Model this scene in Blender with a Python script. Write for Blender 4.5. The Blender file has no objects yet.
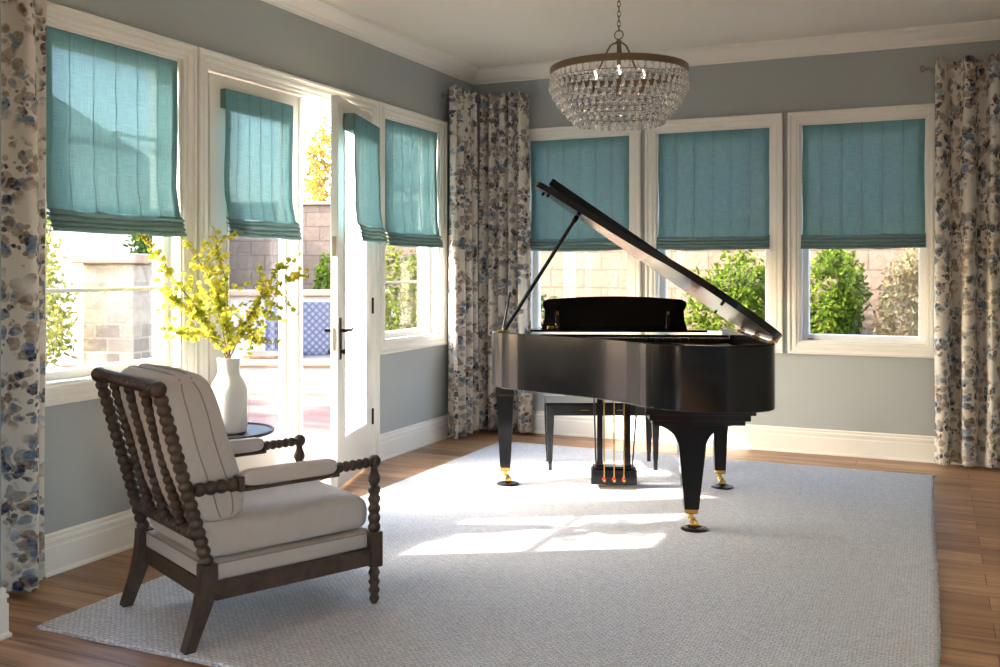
import bpy, bmesh, math, random
from mathutils import Vector, Matrix, noise as mnoise
random.seed(7)
PI = math.pi
sc = bpy.context.scene
COL = sc.collection

# ------------------------------------------------------------------ camera, sky, sun, exposure
cd = bpy.data.cameras.new('camera'); cam = bpy.data.objects.new('camera', cd); COL.objects.link(cam)
cam.location = (3.589, -7.465, 1.36)
cam.rotation_euler = (PI / 2, 0, math.atan(433 / 969.0))
cd.sensor_width = 36; cd.lens = 969 * 36 / 1000.0; cd.shift_y = -0.0645
cd.clip_start = 0.05; cd.clip_end = 200
sc.camera = cam

sc.view_settings.view_transform = 'Standard'; sc.view_settings.look = 'None'
sc.view_settings.gamma = 1; sc.view_settings.use_curve_mapping = False
sc.view_settings.exposure = 1.06

SUN_DIR = Vector((1.0, 0.57, -0.64)).normalized()      # the way the sunlight travels
wd = bpy.data.worlds.new('sky'); sc.world = wd; wd.use_nodes = True
wn = wd.node_tree.nodes; wl = wd.node_tree.links
sky = wn.new('ShaderNodeTexSky'); sky.sky_type = 'NISHITA'; sky.sun_disc = False
sky.sun_elevation = math.radians(29); sky.sun_rotation = math.radians(-120)
sky.air_density = 1.0; sky.dust_density = 2.2; sky.ozone_density = 1.0
wn['Background'].inputs['Strength'].default_value = 1.6
wl.new(sky.outputs[0], wn['Background'].inputs['Color'])

sl = bpy.data.lights.new('sun', 'SUN'); sun = bpy.data.objects.new('sun', sl); COL.objects.link(sun)
sl.energy = 9.0; sl.angle = math.radians(0.7); sl.color = (1.0, 0.94, 0.86)
sun.rotation_euler = SUN_DIR.to_track_quat('-Z', 'Y').to_euler(); sun.location = (-6, -8, 8)

# ------------------------------------------------------------------ material helpers
def srgb(r, g, b):
    f = lambda c: (c / 255) / 12.92 if c / 255 <= 0.04045 else ((c / 255 + 0.055) / 1.055) ** 2.4
    return (f(r), f(g), f(b), 1)
def mat(name, col, rough=0.6, metal=0.0, vary=0.06, scale=8.0, bump=0.0, bscale=60.0, spec=0.5, coat=0.0, coords='Object'):
    m = bpy.data.materials.new(name); m.use_nodes = True
    n = m.node_tree.nodes; l = m.node_tree.links; p = n['Principled BSDF']
    tc = n.new('ShaderNodeTexCoord')
    ns = n.new('ShaderNodeTexNoise'); ns.inputs['Scale'].default_value = scale; ns.inputs['Detail'].default_value = 4
    l.new(tc.outputs[coords], ns.inputs['Vector'])
    mx = n.new('ShaderNodeMix'); mx.data_type = 'RGBA'
    mx.inputs['A'].default_value = tuple(min(1, c * (1 - vary)) for c in col[:3]) + (1,)
    mx.inputs['B'].default_value = tuple(min(1, c * (1 + vary)) for c in col[:3]) + (1,)
    l.new(ns.outputs['Fac'], mx.inputs['Factor']); l.new(mx.outputs['Result'], p.inputs['Base Color'])
    p.inputs['Roughness'].default_value = rough; p.inputs['Metallic'].default_value = metal
    p.inputs['Specular IOR Level'].default_value = spec; p.inputs['Coat Weight'].default_value = coat
    if bump:
        b = n.new('ShaderNodeTexNoise'); b.inputs['Scale'].default_value = bscale; b.inputs['Detail'].default_value = 3
        l.new(tc.outputs[coords], b.inputs['Vector'])
        bn = n.new('ShaderNodeBump'); bn.inputs['Strength'].default_value = bump; bn.inputs['Distance'].default_value = 0.01
        l.new(b.outputs['Fac'], bn.inputs['Height']); l.new(bn.outputs['Normal'], p.inputs['Normal'])
    return m
def nodes(m): return m.node_tree.nodes, m.node_tree.links, m.node_tree.nodes['Principled BSDF']
def ramp(n, stops, interp='LINEAR'):
    r = n.new('ShaderNodeValToRGB'); r.color_ramp.interpolation = interp
    e = r.color_ramp.elements
    e[0].position, e[0].color = stops[0]; e[1].position, e[1].color = stops[-1]
    for s in stops[1:-1]:
        k = e.new(s[0]); k.color = s[1]
    return r
def gray(v): return (v, v, v, 1)

M_wall = mat('painted_wall_grey', srgb(168, 174, 174), 0.75, vary=0.02, scale=2, bump=0.04, bscale=180)
M_ceil = mat('ceiling_paint', srgb(228, 225, 214), 0.85, vary=0.02, scale=2)
M_trim = mat('white_trim_paint', srgb(238, 236, 228), 0.38, vary=0.02, scale=3)
M_black = mat('black_piano_lacquer', (0.005, 0.005, 0.006, 1), 0.13, vary=0.1, scale=3, spec=0.3)
M_blacksatin = mat('black_satin_lacquer', (0.009, 0.009, 0.010, 1), 0.24, vary=0.1, scale=3)
M_brass = mat('polished_brass', srgb(214, 170, 90), 0.22, metal=1.0, vary=0.05)
M_bronze = mat('aged_bronze', srgb(120, 104, 84), 0.45, metal=0.6, vary=0.15, scale=30)
M_darkmetal = mat('dark_bronze_hardware', srgb(34, 30, 28), 0.4, metal=0.7, vary=0.1)
M_nickel = mat('brushed_nickel', srgb(170, 160, 145), 0.35, metal=0.9, vary=0.05)
M_felt = mat('red_felt', srgb(150, 24, 20), 0.95, vary=0.1)
M_soundboard = mat('spruce_soundboard', srgb(168, 112, 62), 0.35, vary=0.2, scale=20)
M_plate = mat('gold_cast_iron_plate', srgb(150, 108, 52), 0.35, metal=0.7, vary=0.1)
M_ivory = mat('ivory_keys', srgb(235, 230, 215), 0.3, vary=0.02)
M_vase = mat('white_ceramic', srgb(228, 226, 220), 0.55, vary=0.02, bump=0.08, bscale=40)
M_stucco = mat('white_stucco', srgb(140, 139, 136), 0.9, vary=0.05, scale=6, bump=0.4, bscale=40)
M_cap = mat('stone_coping', srgb(134, 113, 94), 0.8, vary=0.1, scale=8, bump=0.2)
M_linen = mat('oatmeal_linen', srgb(184, 176, 168), 0.95, vary=0.06, scale=40, bump=0.25, bscale=320)
M_piping = mat('linen_piping', srgb(146, 138, 130), 0.95, vary=0.05)
M_bark = mat('bark', srgb(104, 80, 56), 0.9, vary=0.25, scale=20, bump=0.5)
M_glasscap = mat('blackened_steel', srgb(24, 24, 26), 0.6, vary=0.1)

def m_wood(name, c1, c2, rough, axis=(1, 12, 12), scale=6):
    m = mat(name, c1, rough); n, l, p = nodes(m)
    tc = n.new('ShaderNodeTexCoord'); mp = n.new('ShaderNodeMapping'); mp.inputs['Scale'].default_value = axis
    ns = n.new('ShaderNodeTexNoise'); ns.inputs['Scale'].default_value = scale; ns.inputs['Detail'].default_value = 6; ns.inputs['Distortion'].default_value = 0.6
    l.new(tc.outputs['Object'], mp.inputs['Vector']); l.new(mp.outputs['Vector'], ns.inputs['Vector'])
    r = ramp(n, [(0.3, c1), (0.7, c2)]); l.new(ns.outputs['Fac'], r.inputs['Fac']); l.new(r.outputs['Color'], p.inputs['Base Color'])
    bn = n.new('ShaderNodeBump'); bn.inputs['Strength'].default_value = 0.25; bn.inputs['Distance'].default_value = 0.004
    l.new(ns.outputs['Fac'], bn.inputs['Height']); l.new(bn.outputs['Normal'], p.inputs['Normal'])
    return m
M_chairwood = m_wood('weathered_brown_wood', srgb(44, 32, 24), srgb(74, 56, 42), 0.5, (6, 6, 6), 5)

def m_floor():
    m = mat('oak_plank_floor', srgb(170, 130, 90), 0.38); n, l, p = nodes(m)
    tc = n.new('ShaderNodeTexCoord')
    br = n.new('ShaderNodeTexBrick'); br.inputs['Scale'].default_value = 1; br.inputs['Brick Width'].default_value = 1.9; br.inputs['Row Height'].default_value = 0.165
    br.inputs['Mortar Size'].default_value = 0.0018; br.inputs['Mortar Smooth'].default_value = 0.0; br.offset = 0.37
    br.inputs['Color1'].default_value = gray(0.15); br.inputs['Color2'].default_value = gray(0.95); br.inputs['Mortar'].default_value = gray(0.0)
    l.new(tc.outputs['Object'], br.inputs['Vector'])
    mp = n.new('ShaderNodeMapping'); mp.inputs['Scale'].default_value = (1.1, 14, 14)
    l.new(tc.outputs['Object'], mp.inputs['Vector'])
    ns = n.new('ShaderNodeTexNoise'); ns.inputs['Scale'].default_value = 1.6; ns.inputs['Detail'].default_value = 8; ns.inputs['Distortion'].default_value = 0.8
    l.new(mp.outputs['Vector'], ns.inputs['Vector'])
    r1 = ramp(n, [(0.0, srgb(64, 44, 30)), (0.1, srgb(158, 122, 90)), (0.5, srgb(182, 144, 108)), (1.0, srgb(204, 168, 130))])
    l.new(br.outputs['Color'], r1.inputs['Fac'])
    r2 = ramp(n, [(0.25, srgb(150, 120, 96)), (0.55, srgb(232, 222, 210)), (0.8, srgb(255, 250, 244))]); l.new(ns.outputs['Fac'], r2.inputs['Fac'])
    mx = n.new('ShaderNodeMix'); mx.data_type = 'RGBA'; mx.blend_type = 'MULTIPLY'; mx.inputs['Factor'].default_value = 1
    l.new(r1.outputs['Color'], mx.inputs['A']); l.new(r2.outputs['Color'], mx.inputs['B']); l.new(mx.outputs['Result'], p.inputs['Base Color'])
    bn = n.new('ShaderNodeBump'); bn.inputs['Strength'].default_value = 0.2; bn.inputs['Distance'].default_value = 0.003
    l.new(br.outputs['Fac'], bn.inputs['Height']); bn.invert = True; l.new(bn.outputs['Normal'], p.inputs['Normal'])
    return m
M_floor = m_floor()

def m_rug():
    m = mat('woven_wool_rug', srgb(206, 206, 204), 1.0, spec=0.1); n, l, p = nodes(m)
    tc = n.new('ShaderNodeTexCoord')
    br = n.new('ShaderNodeTexBrick'); br.inputs['Scale'].default_value = 1; br.inputs['Brick Width'].default_value = 0.026; br.inputs['Row Height'].default_value = 0.013
    br.inputs['Mortar Size'].default_value = 0.003; br.inputs['Mortar Smooth'].default_value = 0.8
    br.inputs['Color1'].default_value = srgb(232, 233, 234); br.inputs['Color2'].default_value = srgb(218, 220, 222); br.inputs['Mortar'].default_value = srgb(178, 178, 180)
    nd = n.new('ShaderNodeTexNoise'); nd.inputs['Scale'].default_value = 30; nd.inputs['Detail'].default_value = 2
    l.new(tc.outputs['Object'], nd.inputs['Vector'])
    va = n.new('ShaderNodeVectorMath'); va.operation = 'MULTIPLY_ADD'; va.inputs[1].default_value = (0.014, 0.014, 0); 
    l.new(nd.outputs['Color'], va.inputs[0]); l.new(tc.outputs['Object'], va.inputs[2]); l.new(va.outputs[0], br.inputs['Vector'])
    ns = n.new('ShaderNodeTexNoise'); ns.inputs['Scale'].default_value = 90; ns.inputs['Detail'].default_value = 4; l.new(tc.outputs['Object'], ns.inputs['Vector'])
    r = ramp(n, [(0.3, gray(0.72)), (0.6, gray(1.0))]); l.new(ns.outputs['Fac'], r.inputs['Fac'])
    mx = n.new('ShaderNodeMix'); mx.data_type = 'RGBA'; mx.blend_type = 'MULTIPLY'; mx.inputs['Factor'].default_value = 0.8
    l.new(br.outputs['Color'], mx.inputs['A']); l.new(r.outputs['Color'], mx.inputs['B']); l.new(mx.outputs['Result'], p.inputs['Base Color'])
    mh = n.new('ShaderNodeMath'); mh.operation = 'MULTIPLY_ADD'; mh.inputs[1].default_value = -1.0; l.new(br.outputs['Fac'], mh.inputs[0]); l.new(ns.outputs['Fac'], mh.inputs[2])
    bn = n.new('ShaderNodeBump'); bn.inputs['Strength'].default_value = 0.7; bn.inputs['Distance'].default_value = 0.006
    l.new(mh.outputs[0], bn.inputs['Height']); l.new(bn.outputs['Normal'], p.inputs['Normal'])
    return m
M_rug = m_rug()

def m_shade(name, col, transp=0.16, transl=0.45):
    m = mat(name, col, 0.95, coords='UV'); n, l, p = nodes(m); out = n['Material Output']
    tc = n.new('ShaderNodeTexCoord')
    def streak(sx, sy):
        mp = n.new('ShaderNodeMapping'); mp.inputs['Scale'].default_value = (sx, sy, 1); l.new(tc.outputs['UV'], mp.inputs['Vector'])
        t = n.new('ShaderNodeTexNoise'); t.inputs['Scale'].default_value = 1; t.inputs['Detail'].default_value = 5; l.new(mp.outputs['Vector'], t.inputs['Vector']); return t
    a = streak(420, 12); b = streak(12, 420)
    ad = n.new('ShaderNodeMath'); ad.operation = 'ADD'; l.new(a.outputs['Fac'], ad.inputs[0]); l.new(b.outputs['Fac'], ad.inputs[1])
    r = ramp(n, [(0.35, tuple(c * 0.75 for c in col[:3]) + (1,)), (0.65, tuple(min(1, c * 1.2) for c in col[:3]) + (1,))])
    hf = n.new('ShaderNodeMath'); hf.operation = 'MULTIPLY'; hf.inputs[1].default_value = 0.5; l.new(ad.outputs[0], hf.inputs[0]); l.new(hf.outputs[0], r.inputs['Fac'])
    df = n.new('ShaderNodeBsdfDiffuse'); tl = n.new('ShaderNodeBsdfTranslucent'); tp = n.new('ShaderNodeBsdfTransparent')
    l.new(r.outputs['Color'], df.inputs['Color'])
    g = n.new('ShaderNodeGamma'); g.inputs['Gamma'].default_value = 1.0; l.new(r.outputs['Color'], g.inputs['Color']); l.new(g.outputs[0], tl.inputs['Color'])
    m1 = n.new('ShaderNodeMixShader'); m1.inputs[0].default_value = transl; l.new(df.outputs[0], m1.inputs[1]); l.new(tl.outputs[0], m1.inputs[2])
    m2 = n.new('ShaderNodeMixShader'); m2.inputs[0].default_value = transp; l.new(m1.outputs[0], m2.inputs[1]); l.new(tp.outputs[0], m2.inputs[2])
    tp.inputs['Color'].default_value = (0.80, 0.95, 0.95, 1)
    l.new(m2.outputs[0], out.inputs['Surface'])
    return m
M_shade = m_shade('teal_linen_sheer', srgb(114, 160, 167), 0.026, 0.052)
M_hem = m_shade('teal_linen_double', srgb(112, 138, 138), 0.0, 0.05)

def m_floral():
    m = mat('floral_curtain_cotton', srgb(226, 216, 200), 0.95, coords='UV'); n, l, p = nodes(m); out = n['Material Output']
    tc = n.new('ShaderNodeTexCoord')
    nd = n.new('ShaderNodeTexNoise'); nd.inputs['Scale'].default_value = 16; nd.inputs['Detail'].default_value = 4; l.new(tc.outputs['UV'], nd.inputs['Vector'])
    def warp(amount, off):
        va = n.new('ShaderNodeVectorMath'); va.operation = 'MULTIPLY_ADD'; va.inputs[1].default_value = (amount, amount, 0); l.new(nd.outputs['Color'], va.inputs[0])
        ad = n.new('ShaderNodeVectorMath'); ad.operation = 'ADD'; ad.inputs[1].default_value = off; l.new(tc.outputs['UV'], ad.inputs[0]); l.new(ad.outputs[0], va.inputs[2]); return va
    base = None
    prev = None
    tone = n.new('ShaderNodeTexNoise'); tone.inputs['Scale'].default_value = 55; tone.inputs['Detail'].default_value = 3; l.new(tc.outputs['UV'], tone.inputs['Vector'])
    clus = n.new('ShaderNodeTexNoise'); clus.inputs['Scale'].default_value = 6.5; clus.inputs['Detail'].default_value = 1; l.new(tc.outputs['UV'], clus.inputs['Vector'])
    def layer(prev, scale, off, cols, thr, clo, chi):
        w = warp(0.05, off)
        v = n.new('ShaderNodeTexVoronoi'); v.inputs['Scale'].default_value = scale; v.inputs['Randomness'].default_value = 0.95; l.new(w.outputs[0], v.inputs['Vector'])
        disc = ramp(n, [(thr, gray(1)), (thr + 0.07, gray(0))]); l.new(v.outputs['Distance'], disc.inputs['Fac'])
        sep = n.new('ShaderNodeSeparateColor'); l.new(v.outputs['Color'], sep.inputs[0])
        pick = ramp(n, cols, 'CONSTANT'); l.new(sep.outputs[0], pick.inputs['Fac'])
        use = ramp(n, [(clo, gray(0)), (chi, gray(1))]); l.new(clus.outputs['Fac'], use.inputs['Fac'])
        rnd = ramp(n, [(0.30, gray(0)), (0.31, gray(1))]); l.new(sep.outputs[1], rnd.inputs['Fac'])
        f1 = n.new('ShaderNodeMath'); f1.operation = 'MULTIPLY'; l.new(disc.outputs[0], f1.inputs[0]); l.new(use.outputs[0], f1.inputs[1])
        f2 = n.new('ShaderNodeMath'); f2.operation = 'MULTIPLY'; l.new(f1.outputs[0], f2.inputs[0]); l.new(rnd.outputs[0], f2.inputs[1])
        tr = ramp(n, [(0.3, gray(0.55)), (0.65, gray(1.0))]); l.new(tone.outputs['Fac'], tr.inputs['Fac'])
        f3 = n.new('ShaderNodeMath'); f3.operation = 'MULTIPLY'; l.new(f2.outputs[0], f3.inputs[0]); l.new(tr.outputs[0], f3.inputs[1])
        mx = n.new('ShaderNodeMix'); mx.data_type = 'RGBA'; l.new(f3.outputs[0], mx.inputs['Factor'])
        if prev is None: mx.inputs['A'].default_value = srgb(230, 224, 214)
        else: l.new(prev.outputs['Result'], mx.inputs['A'])
        l.new(pick.outputs['Color'], mx.inputs['B']); return mx
    taupe = [(0, srgb(158, 138, 120)), (0.35, srgb(178, 164, 148)), (0.65, srgb(150, 150, 156)), (0.85, srgb(120, 98, 82))]
    blue = [(0, srgb(96, 122, 152)), (0.35, srgb(52, 66, 96)), (0.55, srgb(140, 160, 180)), (0.8, srgb(70, 66, 66))]
    a = layer(None, 17, (0, 0, 0), taupe, 0.46, 0.30, 0.42)
    b = layer(a, 21, (3.3, 1.7, 0), taupe, 0.40, 0.38, 0.48)
    c = layer(b, 18, (7.1, 4.3, 0), blue, 0.42, 0.42, 0.52)
    d = layer(c, 34, (1.1, 9.3, 0), [(0, srgb(60, 52, 50)), (0.5, srgb(64, 80, 110)), (0.8, srgb(110, 90, 76))], 0.32, 0.46, 0.56)
    df = n.new('ShaderNodeBsdfDiffuse'); tl = n.new('ShaderNodeBsdfTranslucent'); l.new(d.outputs['Result'], df.inputs['Color']); l.new(d.outputs['Result'], tl.inputs['Color'])
    ms = n.new('ShaderNodeMixShader'); ms.inputs[0].default_value = 0.18; l.new(df.outputs[0], ms.inputs[1]); l.new(tl.outputs[0], ms.inputs[2]); l.new(ms.outputs[0], out.inputs['Surface'])
    return m
M_floral = m_floral()

def m_leaf(name, c1, c2, transl=0.45):
    m = mat(name, c1, 0.6); n, l, p = nodes(m); out = n['Material Output']
    tc = n.new('ShaderNodeTexCoord'); ns = n.new('ShaderNodeTexNoise'); ns.inputs['Scale'].default_value = 11; ns.inputs['Detail'].default_value = 4; l.new(tc.outputs['Object'], ns.inputs['Vector'])
    r = ramp(n, [(0.35, c1), (0.65, c2)]); l.new(ns.outputs['Fac'], r.inputs['Fac'])
    df = n.new('ShaderNodeBsdfDiffuse'); tl = n.new('ShaderNodeBsdfTranslucent')
    l.new(r.outputs[0], df.inputs[0]); l.new(r.outputs[0], tl.inputs[0])
    ms = n.new('ShaderNodeMixShader'); ms.inputs[0].default_value = transl; l.new(df.outputs[0], ms.inputs[1]); l.new(tl.outputs[0], ms.inputs[2]); l.new(ms.outputs[0], out.inputs['Surface'])
    return m
M_yleaf = m_leaf('yellow_green_leaves', srgb(212, 198, 84), srgb(140, 158, 56), 0.5)
M_gleaf = m_leaf('garden_green_leaves', srgb(58, 80, 26), srgb(116, 134, 44))
M_dleaf = m_leaf('dark_green_leaves', srgb(34, 54, 28), srgb(66, 90, 44), 0.3)
M_pleaf = m_leaf('pale_dry_leaves', srgb(130, 112, 78), srgb(160, 148, 110), 0.3)

def m_pane():
    m = bpy.data.materials.new('window_glass'); m.use_nodes = True; n = m.node_tree.nodes; l = m.node_tree.links; out = n['Material Output']
    tc = n.new('ShaderNodeTexCoord'); ns = n.new('ShaderNodeTexNoise'); ns.inputs['Scale'].default_value = 1.5; l.new(tc.outputs['Object'], ns.inputs['Vector'])
    gl = n.new('ShaderNodeBsdfGlossy'); gl.inputs['Roughness'].default_value = 0.01
    r = ramp(n, [(0.0, gray(0.98)), (1.0, gray(1.0))]); l.new(ns.outputs['Fac'], r.inputs['Fac'])
    tp = n.new('ShaderNodeBsdfTransparent'); l.new(r.outputs[0], tp.inputs['Color'])
    lw = n.new('ShaderNodeLayerWeight'); lw.inputs['Blend'].default_value = 0.5
    pw = n.new('ShaderNodeMath'); pw.operation = 'POWER'; pw.inputs[1].default_value = 5.0; l.new(lw.outputs['Facing'], pw.inputs[0])
    fr = n.new('ShaderNodeMath'); fr.operation = 'MULTIPLY_ADD'; fr.inputs[1].default_value = 0.9; fr.inputs[2].default_value = 0.04; l.new(pw.outputs[0], fr.inputs[0])
    ms = n.new('ShaderNodeMixShader'); l.new(fr.outputs[0], ms.inputs[0]); l.new(tp.outputs[0], ms.inputs[1]); l.new(gl.outputs[0], ms.inputs[2])
    l.new(ms.outputs[0], out.inputs['Surface']); return m
M_pane = m_pane()

def m_crystal():
    m = bpy.data.materials.new('cut_crystal'); m.use_nodes = True; n = m.node_tree.nodes; l = m.node_tree.links; p = n['Principled BSDF']; out = n['Material Output']
    p.inputs['Transmission Weight'].default_value = 1; p.inputs['Roughness'].default_value = 0.02; p.inputs['IOR'].default_value = 1.5
    tc = n.new('ShaderNodeTexCoord'); ns = n.new('ShaderNodeTexNoise'); ns.inputs['Scale'].default_value = 40; l.new(tc.outputs['Object'], ns.inputs['Vector'])
    r = ramp(n, [(0.3, gray(0.93)), (0.7, gray(1.0))]); l.new(ns.outputs['Fac'], r.inputs['Fac']); l.new(r.outputs[0], p.inputs['Base Color'])
    gl = n.new('ShaderNodeBsdfGlossy'); gl.inputs['Roughness'].default_value = 0.18; gl.inputs['Color'].default_value = gray(0.95)
    ms = n.new('ShaderNodeMixShader'); ms.inputs[0].default_value = 0.42; l.new(p.outputs[0], ms.inputs[1]); l.new(gl.outputs[0], ms.inputs[2]); l.new(ms.outputs[0], out.inputs['Surface'])
    return m
M_crystal = m_crystal()

def m_brick(name, c1, c2, mortar, bw, rh, ms=0.008, rough=0.9, bump=0.5, mapping=None, nbump=0.5, off=0.5):
    m = mat(name, c1, rough); n, l, p = nodes(m)
    tc = n.new('ShaderNodeTexCoord'); br = n.new('ShaderNodeTexBrick'); br.inputs['Scale'].default_value = 1; br.offset = off
    br.inputs['Brick Width'].default_value = bw; br.inputs['Row Height'].default_value = rh; br.inputs['Mortar Size'].default_value = ms
    br.inputs['Color1'].default_value = c1; br.inputs['Color2'].default_value = c2; br.inputs['Mortar'].default_value = mortar
    l.new(tc.outputs['UV'], br.inputs['Vector'])
    ns = n.new('ShaderNodeTexNoise'); ns.inputs['Scale'].default_value = 14; ns.inputs['Detail'].default_value = 6; l.new(tc.outputs['UV'], ns.inputs['Vector'])
    r = ramp(n, [(0.3, gray(0.75)), (0.65, gray(1.0))]); l.new(ns.outputs['Fac'], r.inputs['Fac'])
    mx = n.new('ShaderNodeMix'); mx.data_type = 'RGBA'; mx.blend_type = 'MULTIPLY'; mx.inputs['Factor'].default_value = 0.7
    l.new(br.outputs['Color'], mx.inputs['A']); l.new(r.outputs[0], mx.inputs['B']); l.new(mx.outputs['Result'], p.inputs['Base Color'])
    mh = n.new('ShaderNodeMath'); mh.operation = 'MULTIPLY_ADD'; mh.inputs[1].default_value = -bump; l.new(br.outputs['Fac'], mh.inputs[0])
    mg = n.new('ShaderNodeMath'); mg.operation = 'MULTIPLY'; mg.inputs[1].default_value = nbump; l.new(ns.outputs['Fac'], mg.inputs[0]); l.new(mg.outputs[0], mh.inputs[2])
    bn = n.new('ShaderNodeBump'); bn.inputs['Strength'].default_value = 0.8; bn.inputs['Distance'].default_value = 0.03
    l.new(mh.outputs[0], bn.inputs['Height']); l.new(bn.outputs['Normal'], p.inputs['Normal'])
    return m
M_block = m_brick('split_face_block', srgb(100, 82, 66), srgb(108, 90, 74), srgb(84, 68, 55), 0.40, 0.20, 0.008)
M_paver = m_brick('terracotta_pavers', srgb(104, 68, 55), srgb(116, 87, 75), srgb(92, 78, 70), 0.30, 0.15, 0.008, nbump=0.2)
M_pillar = m_brick('cut_stone_veneer', srgb(150, 140, 124), srgb(112, 104, 92), srgb(142, 135, 124), 0.26, 0.13, 0.010)
M_rooftile = m_brick('clay_roof_tile', srgb(150, 122, 98), srgb(134, 106, 86), srgb(110, 88, 70), 0.2, 0.3, 0.01)
def m_tile():
    m = mat('blue_patterned_tile', srgb(90, 104, 150), 0.25); n, l, p = nodes(m)
    tc = n.new('ShaderNodeTexCoord'); sx = n.new('ShaderNodeSeparateXYZ'); l.new(tc.outputs['UV'], sx.inputs[0])
    def wave(o, f):
        a = n.new('ShaderNodeMath'); a.operation = 'MULTIPLY'; a.inputs[1].default_value = f; l.new(o, a.inputs[0])
        b = n.new('ShaderNodeMath'); b.operation = 'COSINE'; l.new(a.outputs[0], b.inputs[0]); return b
    k = 2 * PI / 0.09
    a = wave(sx.outputs[0], k); b = wave(sx.outputs[1], k)
    s = n.new('ShaderNodeMath'); s.operation = 'MULTIPLY'; l.new(a.outputs[0], s.inputs[0]); l.new(b.outputs[0], s.inputs[1])
    c = wave(sx.outputs[0], 2 * k); d = wave(sx.outputs[1], 2 * k); s2 = n.new('ShaderNodeMath'); s2.operation = 'ADD'; l.new(c.outputs[0], s2.inputs[0]); l.new(d.outputs[0], s2.inputs[1])
    s3 = n.new('ShaderNodeMath'); s3.operation = 'MULTIPLY_ADD'; s3.inputs[1].default_value = 0.3; l.new(s2.outputs[0], s3.inputs[0]); l.new(s.outputs[0], s3.inputs[2])
    ab = n.new('ShaderNodeMath'); ab.operation = 'ABSOLUTE'; l.new(s3.outputs[0], ab.inputs[0])
    r = ramp(n, [(0.10, srgb(104, 108, 120)), (0.25, srgb(50, 56, 82)), (0.7, srgb(38, 44, 72)), (0.9, srgb(96, 100, 112))]); l.new(ab.outputs[0], r.inputs['Fac'])
    l.new(r.outputs[0], p.inputs['Base Color']); return m
M_tile = m_tile()

# ------------------------------------------------------------------ mesh helpers
def finish(name, bm, m, parent=None, smooth=False, box_uv=False):
    bmesh.ops.recalc_face_normals(bm, faces=bm.faces)
    if box_uv:
        uv = bm.loops.layers.uv.verify()
        for f in bm.faces:
            nx, ny, nz = [abs(c) for c in f.normal]
            for lp in f.loops:
                co = lp.vert.co
                lp[uv].uv = (co.x, co.y) if nz >= max(nx, ny) else ((co.x, co.z) if ny >= nx else (co.y, co.z))
    me = bpy.data.meshes.new(name); bm.to_mesh(me); bm.free()
    me.materials.append(m)
    if smooth:
        for p in me.polygons: p.use_smooth = True
        if smooth != 'all': me.set_sharp_from_angle(angle=math.radians(42))
    o = bpy.data.objects.new(name, me); COL.objects.link(o)
    if parent: o.parent = parent
    return o
def tag(o, label=None, cat=None, group=None, kind=None):
    if label: o['label'] = label
    if cat: o['category'] = cat
    if group: o['group'] = group
    if kind: o['kind'] = kind
    return o
def thing(name, label, cat, loc=(0, 0, 0), rz=0, group=None, kind=None):
    o = bpy.data.objects.new(name, None); COL.objects.link(o); o.location = loc; o.rotation_euler = (0, 0, rz)
    o.empty_display_size = 0.1
    return tag(o, label, cat, group, kind)
def struct(name, bm, m, parent=None, label=None, **k):
    o = finish(name, bm, m, parent, **k)
    if parent is None: o['kind'] = 'structure'
    if label: o['label'] = label
    return o
def BM(): return bmesh.new()
def box(bm, x0, x1, y0, y1, z0, z1, bev=0.0, T=None, seg=1):
    vs = [bm.verts.new((x, y, z)) for x in (x0, x1) for y in (y0, y1) for z in (z0, z1)]
    q = [(0, 1, 3, 2), (4, 6, 7, 5), (0, 4, 5, 1), (2, 3, 7, 6), (0, 2, 6, 4), (1, 5, 7, 3)]
    fs = [bm.faces.new([vs[i] for i in f]) for f in q]
    if bev > 0:
        es = list({e for f in fs for e in f.edges})
        r = bmesh.ops.bevel(bm, geom=es, offset=bev, segments=seg, profile=0.5, affect='EDGES')
        vs = list({v for f in r['faces'] for v in f.verts} | {v for v in vs if v.is_valid})
    if T:
        for v in vs: v.co = T(*v.co)
    return vs
def frame_of(d):
    d = d.normalized(); a = Vector((0, 0, 1)) if abs(d.z) < 0.9 else Vector((1, 0, 0))
    u = d.cross(a).normalized(); return u, d.cross(u).normalized()
def loft(bm, rings, closed=True, cap=True):
    R = [[bm.verts.new(p) for p in r] for r in rings]; n = len(R[0])
    for a, b in zip(R, R[1:]):
        for i in range(n if closed else n - 1):
            bm.faces.new((a[i], a[(i + 1) % n], b[(i + 1) % n], b[i]))
    if cap and closed:
        bm.faces.new(R[0][::-1]); bm.faces.new(R[-1])
    return R
def rings_along(p0, p1, prof, seg=16):          # prof: (t along 0..1, radius)
    p0, p1 = Vector(p0), Vector(p1); u, w = frame_of(p1 - p0)
    return [[p0.lerp(p1, t) + (u * math.cos(2 * PI * k / seg) + w * math.sin(2 * PI * k / seg)) * r for k in range(seg)] for t, r in prof]
def turned(bm, p0, p1, prof, seg=16): loft(bm, rings_along(p0, p1, prof, seg))
def bobbin(bm, p0, p1, n, rmax, rmin, seg=14, sub=6):
    prof = []
    for i in range(n):
        for k in range(sub):
            s = k / sub; c = 2 * s - 1 + 1 / sub
            prof.append(((i + s + 0.5 / sub) / n, rmin + (rmax - rmin) * math.sqrt(max(0, 1 - (c * 0.985) ** 2))))
    turned(bm, p0, p1, [(0, rmin * 0.6)] + prof + [(1, rmin * 0.6)], seg)
def ball(bm, c, r, seg=14, sz=1.0):
    c = Vector(c); rings = []
    for i in range(1, 9):
        a = PI * i / 9 - PI / 2
        rings.append([c + Vector((r * math.cos(a) * math.cos(2 * PI * k / seg), r * math.cos(a) * math.sin(2 * PI * k / seg), r * sz * math.sin(a))) for k in range(seg)])
    loft(bm, rings)
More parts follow.
